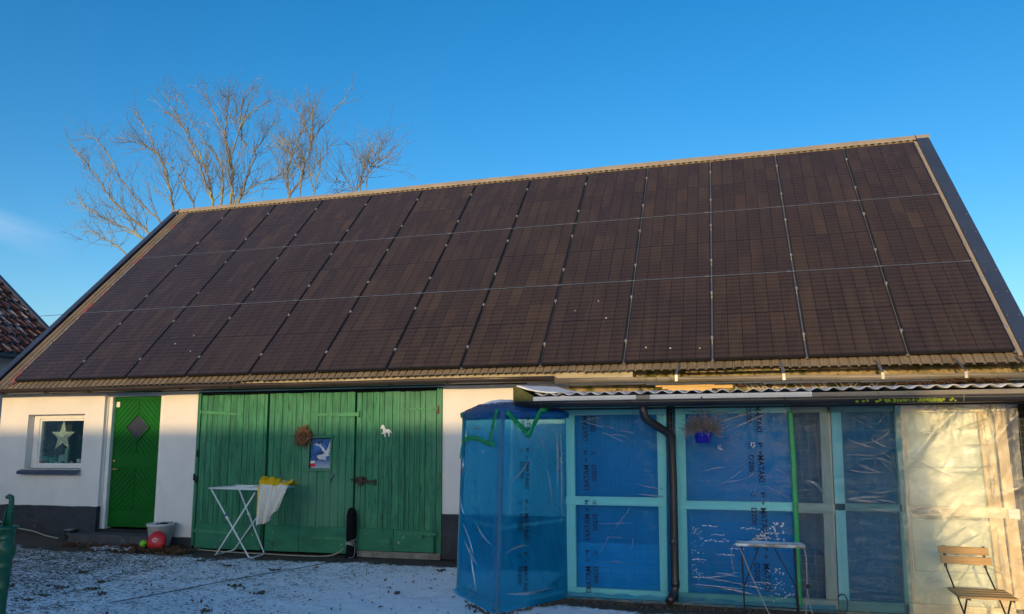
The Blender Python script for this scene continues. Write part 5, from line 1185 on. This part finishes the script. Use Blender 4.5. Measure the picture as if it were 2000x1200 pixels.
w=MB(); w.tube([(x-.012,-5.0,.965),(x-.010,-5.0,1.10)],.010,8); w.tube([(x+.006,-5.0,.97),(x+.008,-5.0,1.06),(x+.010,-5.0,1.15),(x+.006,-5.0,1.178),(x-.008,-5.01,1.188),(x-.026,-5.02,1.180)],[.016,.018,.019,.021,.020,.014],10); w.build('handle',M['pump'],hpump)
w=MB(); w.lathe([(.018,0),(.020,.01),(.010,.022),(0,.026)],(x-.035,-5.085,.802),8,(.1,-1,.1),cap=False); w.build('bolt',M['brass'],hpump)
# ================================================================ in the window
def T(name,lab,cat,loc): return thing(name,lab,cat,loc)
M['star']=star_mat()
w=MB(); sc=(-6.352,.20,1.60); pts=[]
for k in range(10):
    a=math.pi/2+k*math.pi/5; r=(.262 if k==0 else .245) if k%2==0 else .094; pts.append((sc[0]+r*math.cos(a),sc[2]+r*math.sin(a)))
vs=[(p[0],sc[1],p[1]) for p in pts]+[(sc[0],sc[1]-.05,sc[2]),(sc[0],sc[1]+.05,sc[2])]
w.add(vs,[(i,10,(i+1)%10) for i in range(10)]+[((i+1)%10,11,i) for i in range(10)]); tag(w.build('paper_star',M['star']),'lit perforated paper star hanging in the window','star')
def potplant(x,y,r,h,col,lab,hh,n):
    t=thing('potted_plant',lab,'plant',(x,y,1.16)); w=MB(); w.lathe([(r*.8,1.163),(r*.82,1.165),(r,1.163+h),(r*.9,1.163+h),(r*.88,1.163+h-.02),(0,1.163+h-.02)],(x,y,0),18); w.build('pot',col,t)
    w=MB()
    for k in range(n):
        a=random.uniform(0,6.28); z=1.16+h+random.random()*hh; rr=random.uniform(.01,.075)*(1-.4*(z-1.16-h)/hh); p=Vector((x+rr*math.cos(a),y+rr*math.sin(a)*.6,z)); d=Vector((math.cos(a),.4*math.sin(a),random.uniform(-.2,.8))).normalized()*random.uniform(.03,.055); q=d.cross(Vector((0,1,.2))).normalized()*.014; w.add([p,p+d*.5+q,p+d,p+d*.5-q],[(0,1,2,3)])
    w.tube([(x,y,1.16+h-.02),(x+.006,y,1.16+h+hh*.8)],.006,5); w.build('foliage',M['darkgreen'],t)
M['tealpot']=pm('teal_pot',(.10,.42,.40),(.08,.34,.33),rough=.5,bump=.05); M['gpot']=pm('green_pot',(.06,.40,.17),(.05,.32,.13),rough=.5,bump=.05); M['palefig']=pm('pale_green_figure',(.36,.50,.42),(.30,.42,.35),rough=.7,bump=.05); M['palepot']=pm('pale_small_pot',(.66,.72,.68),(.55,.62,.58),rough=.6,bump=.05)
potplant(-6.665,.20,.060,.135,M['tealpot'],'potted plant in a teal pot at the left of the window ledge',.22,70)
potplant(-6.525,.21,.055,.115,M['gpot'],'potted plant in a green pot left of the window figurine',.26,70)
potplant(-6.015,.24,.055,.09,M['palepot'],'bushy plant in a pale box pot at the right of the window ledge',.34,110)
w=MB(); w.lathe([(.033,1.163),(.036,1.166),(.034,1.205),(.036,1.21)],(-6.395,.17,0),14); tag(w.build('small_pot',M['palepot'],bevel=.002),'small pale cup left of the animal figurine in the window','cup')
w=MB(); fg=[(0,0),(0,.13),(.012,.155),(.03,.165),(.095,.165),(.115,.19),(.125,.235),(.112,.245),(.128,.268),(.165,.272),(.185,.255),(.178,.23),(.172,.18),(.172,0),(.125,0),(.125,.05),(.112,.062),(.062,.062),(.05,.05),(.05,0)]
w.prism([(-6.335+x,1.163+z*.95) for x,z in fg],(0,.16,0),(1,0,0),(0,0,1),.03); tag(w.build('animal_figurine',M['palefig'],bevel=.004),'flat pale animal figurine standing on the window ledge','figurine')
w=MB(); w.lathe([(.0,1.163),(.017,1.168),(.024,1.19),(.018,1.213),(0,1.222)],(-6.115,.17,0),14,cap=False); tag(w.build('egg_ornament',M['palepot']),'small egg-shaped ornament right of the figurine in the window','ornament')
rj=thing('red_jar','small red jar with a pale lid in the lower left window corner','jar',(-6.645,.15,1.163))
w=MB(); w.lathe([(.030,1.163),(.034,1.168),(.034,1.222),(.028,1.228)],(-6.655,.135,0),18); w.build('jar',M['red'],rj)
w=MB(); w.lathe([(.029,1.229),(.029,1.248),(0,1.25)],(-6.655,.135,0),18,cap=False); w.build('lid',M['palepot'],rj)
w=MB(); 
for k in range(26):
    a=random.uniform(.6,2.6); p=Vector((-5.98,.28,1.52)); d=Vector((math.cos(a),0,math.sin(a)))*random.uniform(.08,.22); w.tube([p,p+d*.6,p+d+Vector((.02,0,-.03))],.0035,4,cap=False)
tag(w.build('dry_straw',M['hose']),'dry straw sprigs standing behind the plants at the right of the window','straw')
# ================================================================ bare trees behind the barn
T1=[[(-12.89,9.5,8.1),(-13.96,9.29,9.14),(-15.03,9.08,10.72),(-15.54,8.87,11.16)],[(-13.25,9.5,7.69),(-14.68,9.53,8.83),(-15.46,9.55,9.71),(-16.18,9.58,10.5),(-16.83,9.61,11.11)],[(-13.43,9.5,7.54),(-14.29,9.4,8.03),(-15.09,9.29,8.4),(-15.99,9.19,8.96)],[(-14.33,9.5,7.33),(-15.07,9.62,7.7),(-16.14,9.75,8.27)],[(-12.41,9.5,8.45),(-12.84,9.6,9.69),(-13.68,9.7,11.02),(-14.47,9.8,12.22)],[(-12.41,9.5,8.45),(-12.74,9.15,10.04),(-13.31,8.8,10.53),(-13.57,8.46,10.55)],[(-10.97,9.5,8.49),(-11.09,9.11,9.25),(-11.55,8.72,10.68),(-12.12,8.33,11.85)],[(-10.97,9.5,8.49),(-11.57,9.77,9.84),(-12.73,10.04,11.5),(-13.89,10.31,12.35)],[(-10.33,9.5,8.45),(-10.24,9.31,9.82),(-10.79,9.11,11.29),(-11.19,8.92,12.1)],[(-10.24,9.5,8.45),(-10.33,9.29,9.55),(-9.66,9.07,11.02),(-8.71,8.86,11.46)],[(-10.06,9.5,8.46),(-9.92,9.9,9.71),(-9.92,10.29,10.69),(-9.66,10.69,11.56)],[(-10.18,9.5,8.44),(-9.29,9.46,8.96),(-8.51,9.43,9.19)],[(-10.67,9.5,8.46),(-10.98,9.77,9.89),(-12.13,10.04,11.26),(-13.46,10.31,12.96)],[(-10.34,9.5,9.08),(-10.64,9.48,10.47),(-10.63,9.46,11.58),(-10.58,9.44,12.07)],[(-11.66,9.5,8.49),(-12.64,9.67,9.81),(-14.34,9.83,11.09)],[(-9.91,9.5,10.12),(-9.89,9.08,10.78),(-9.46,8.66,11.58)]]
T2=[[(-7.78,8.6,8.1),(-7.48,8.71,8.76),(-7.04,8.82,10.07),(-6.15,8.92,11.2)],[(-7.8,8.6,8.1),(-8.0,8.82,8.84),(-8.01,9.04,9.75),(-7.77,9.26,10.6),(-8.17,9.48,11.44)],[(-7.01,8.6,8.12),(-6.79,8.63,9.11),(-6.4,8.66,9.68)],[(-7.42,8.6,8.71),(-8.07,8.89,9.55),(-8.62,9.18,10.08)],[(-7.17,8.6,9.4),(-7.26,8.81,10.2),(-7.35,9.01,10.92)]]
T3=[[(-6.37,9.8,8.49),(-5.71,9.45,8.92),(-5.28,9.1,9.06),(-4.67,8.75,9.15)],[(-6.21,9.8,8.77),(-6.27,10.11,9.4),(-6.73,10.42,9.88)],[(-6.0,9.8,8.95),(-5.73,9.91,9.64),(-5.63,10.02,10.15)],[(-6.43,9.8,8.47),(-6.53,9.56,8.72),(-6.85,9.32,8.73)]]
def catmull(pts,k=6):
    P=[]; pts=[Vector(p) for p in pts]
    for i in range(len(pts)-1):
        p=[pts[max(0,min(len(pts)-1,i+j))] for j in(-1,0,1,2)]
        for q in range(k):
            t=q/k; P.append(.5*((2*p[1])+(-p[0]+p[2])*t+(2*p[0]-5*p[1]+4*p[2]-p[3])*t*t+(-p[0]+3*p[1]-3*p[2]+p[3])*t**3))
    P.append(pts[-1]); return P
def tree(name,lab,base,fork,limbs,r0,dens):
    t=thing(name,lab,'tree',base); tm=MB(); cm=MB()
    base,fork=Vector(base),Vector(fork)
    tm.tube([base,base.lerp(fork,.3)+Vector((.1,0,0)),base.lerp(fork,.7)+Vector((-.06,.05,0)),fork],[r0*1.25,r0*1.02,r0*.95,r0*.9],12)
    def twig(p,d,l,r,lvl):
        n=5 if lvl<2 else 4; pts=[p]
        for i in range(n):
            d=(d+Vector((random.gauss(0,.075),random.gauss(0,.075),random.gauss(.035,.06)))).normalized(); p=p+d*l/n; pts.append(p)
        cm.tube(pts,[r*(1-.65*i/n) for i in range(n+1)],4 if lvl==0 else 3,cap=False)
        if lvl<2:
            m=int((3.4 if lvl==0 else 1.6)*dens*random.uniform(.6,1.4))
            for i in range(m):
                q=pts[random.randint(1,n)]; a=d.orthogonal().normalized(); a=Matrix.Rotation(random.uniform(0,6.28),3,d)@a
                dd=(d*.85+a*random.uniform(.35,.75)+Vector((0,0,.12))).normalized(); twig(q,dd,l*random.uniform(.40,.72),max(.0024,r*.62),lvl+1)
    for L in limbs:
        L=[Vector(p) for p in L]; L=[L[0].lerp(p,.90) for p in L]; P=catmull(L); n=len(P); rl=r0*random.uniform(.085,.12)*(1.0 if len(L)>3 else .75)
        L2=P; P=[P[0]]+[p+Vector((random.gauss(0,.025),random.gauss(0,.03),random.gauss(0,.025))) for p in P[1:]]
        root=fork if P[0].z<9 else None
        if root is not None:
            mid=root.lerp(P[0],.5)+Vector((0,0,-.25)); P=[root,mid]+P; n=len(P)
        cm.tube(P,[rl*(1-.86*(i/(n-1))**.8)+.006 for i in range(n)],6,cap=False)
        for i in range(2,n):
            f=i/(n-1)
            for _ in range(int(dens*random.uniform(1.0,2.5))):
                d=(P[i]-P[i-1]).normalized(); a=Matrix.Rotation(random.uniform(0,6.28),3,d)@d.orthogonal().normalized()
                dd=(d*.9+a*random.uniform(.3,.75)+Vector((0,0,.08))).normalized(); twig(P[i],dd,random.uniform(.65,1.5)*(1-.60*f),.0082*(1-.45*f)+.0025,0 if random.random()<.55 else 1)
    tm.build('trunk',M['bark'],t); cm.build('crown',M['bark'],t)
tree('bare_tree','large bare many-stemmed tree behind the left half of the roof ridge',(-11.4,9.5,0),(-11.2,9.5,5.2),T1,.30,1.25)
tree('bare_tree','bare upright tree behind the ridge right of the large spreading tree',(-7.6,8.6,0),(-7.6,8.6,5.6),T2,.22,1.35)
tree('bare_tree','small bare tree top showing over the ridge, rightmost of the three trees',(-6.3,9.8,0),(-6.3,9.8,6.4),T3,.15,1.2)
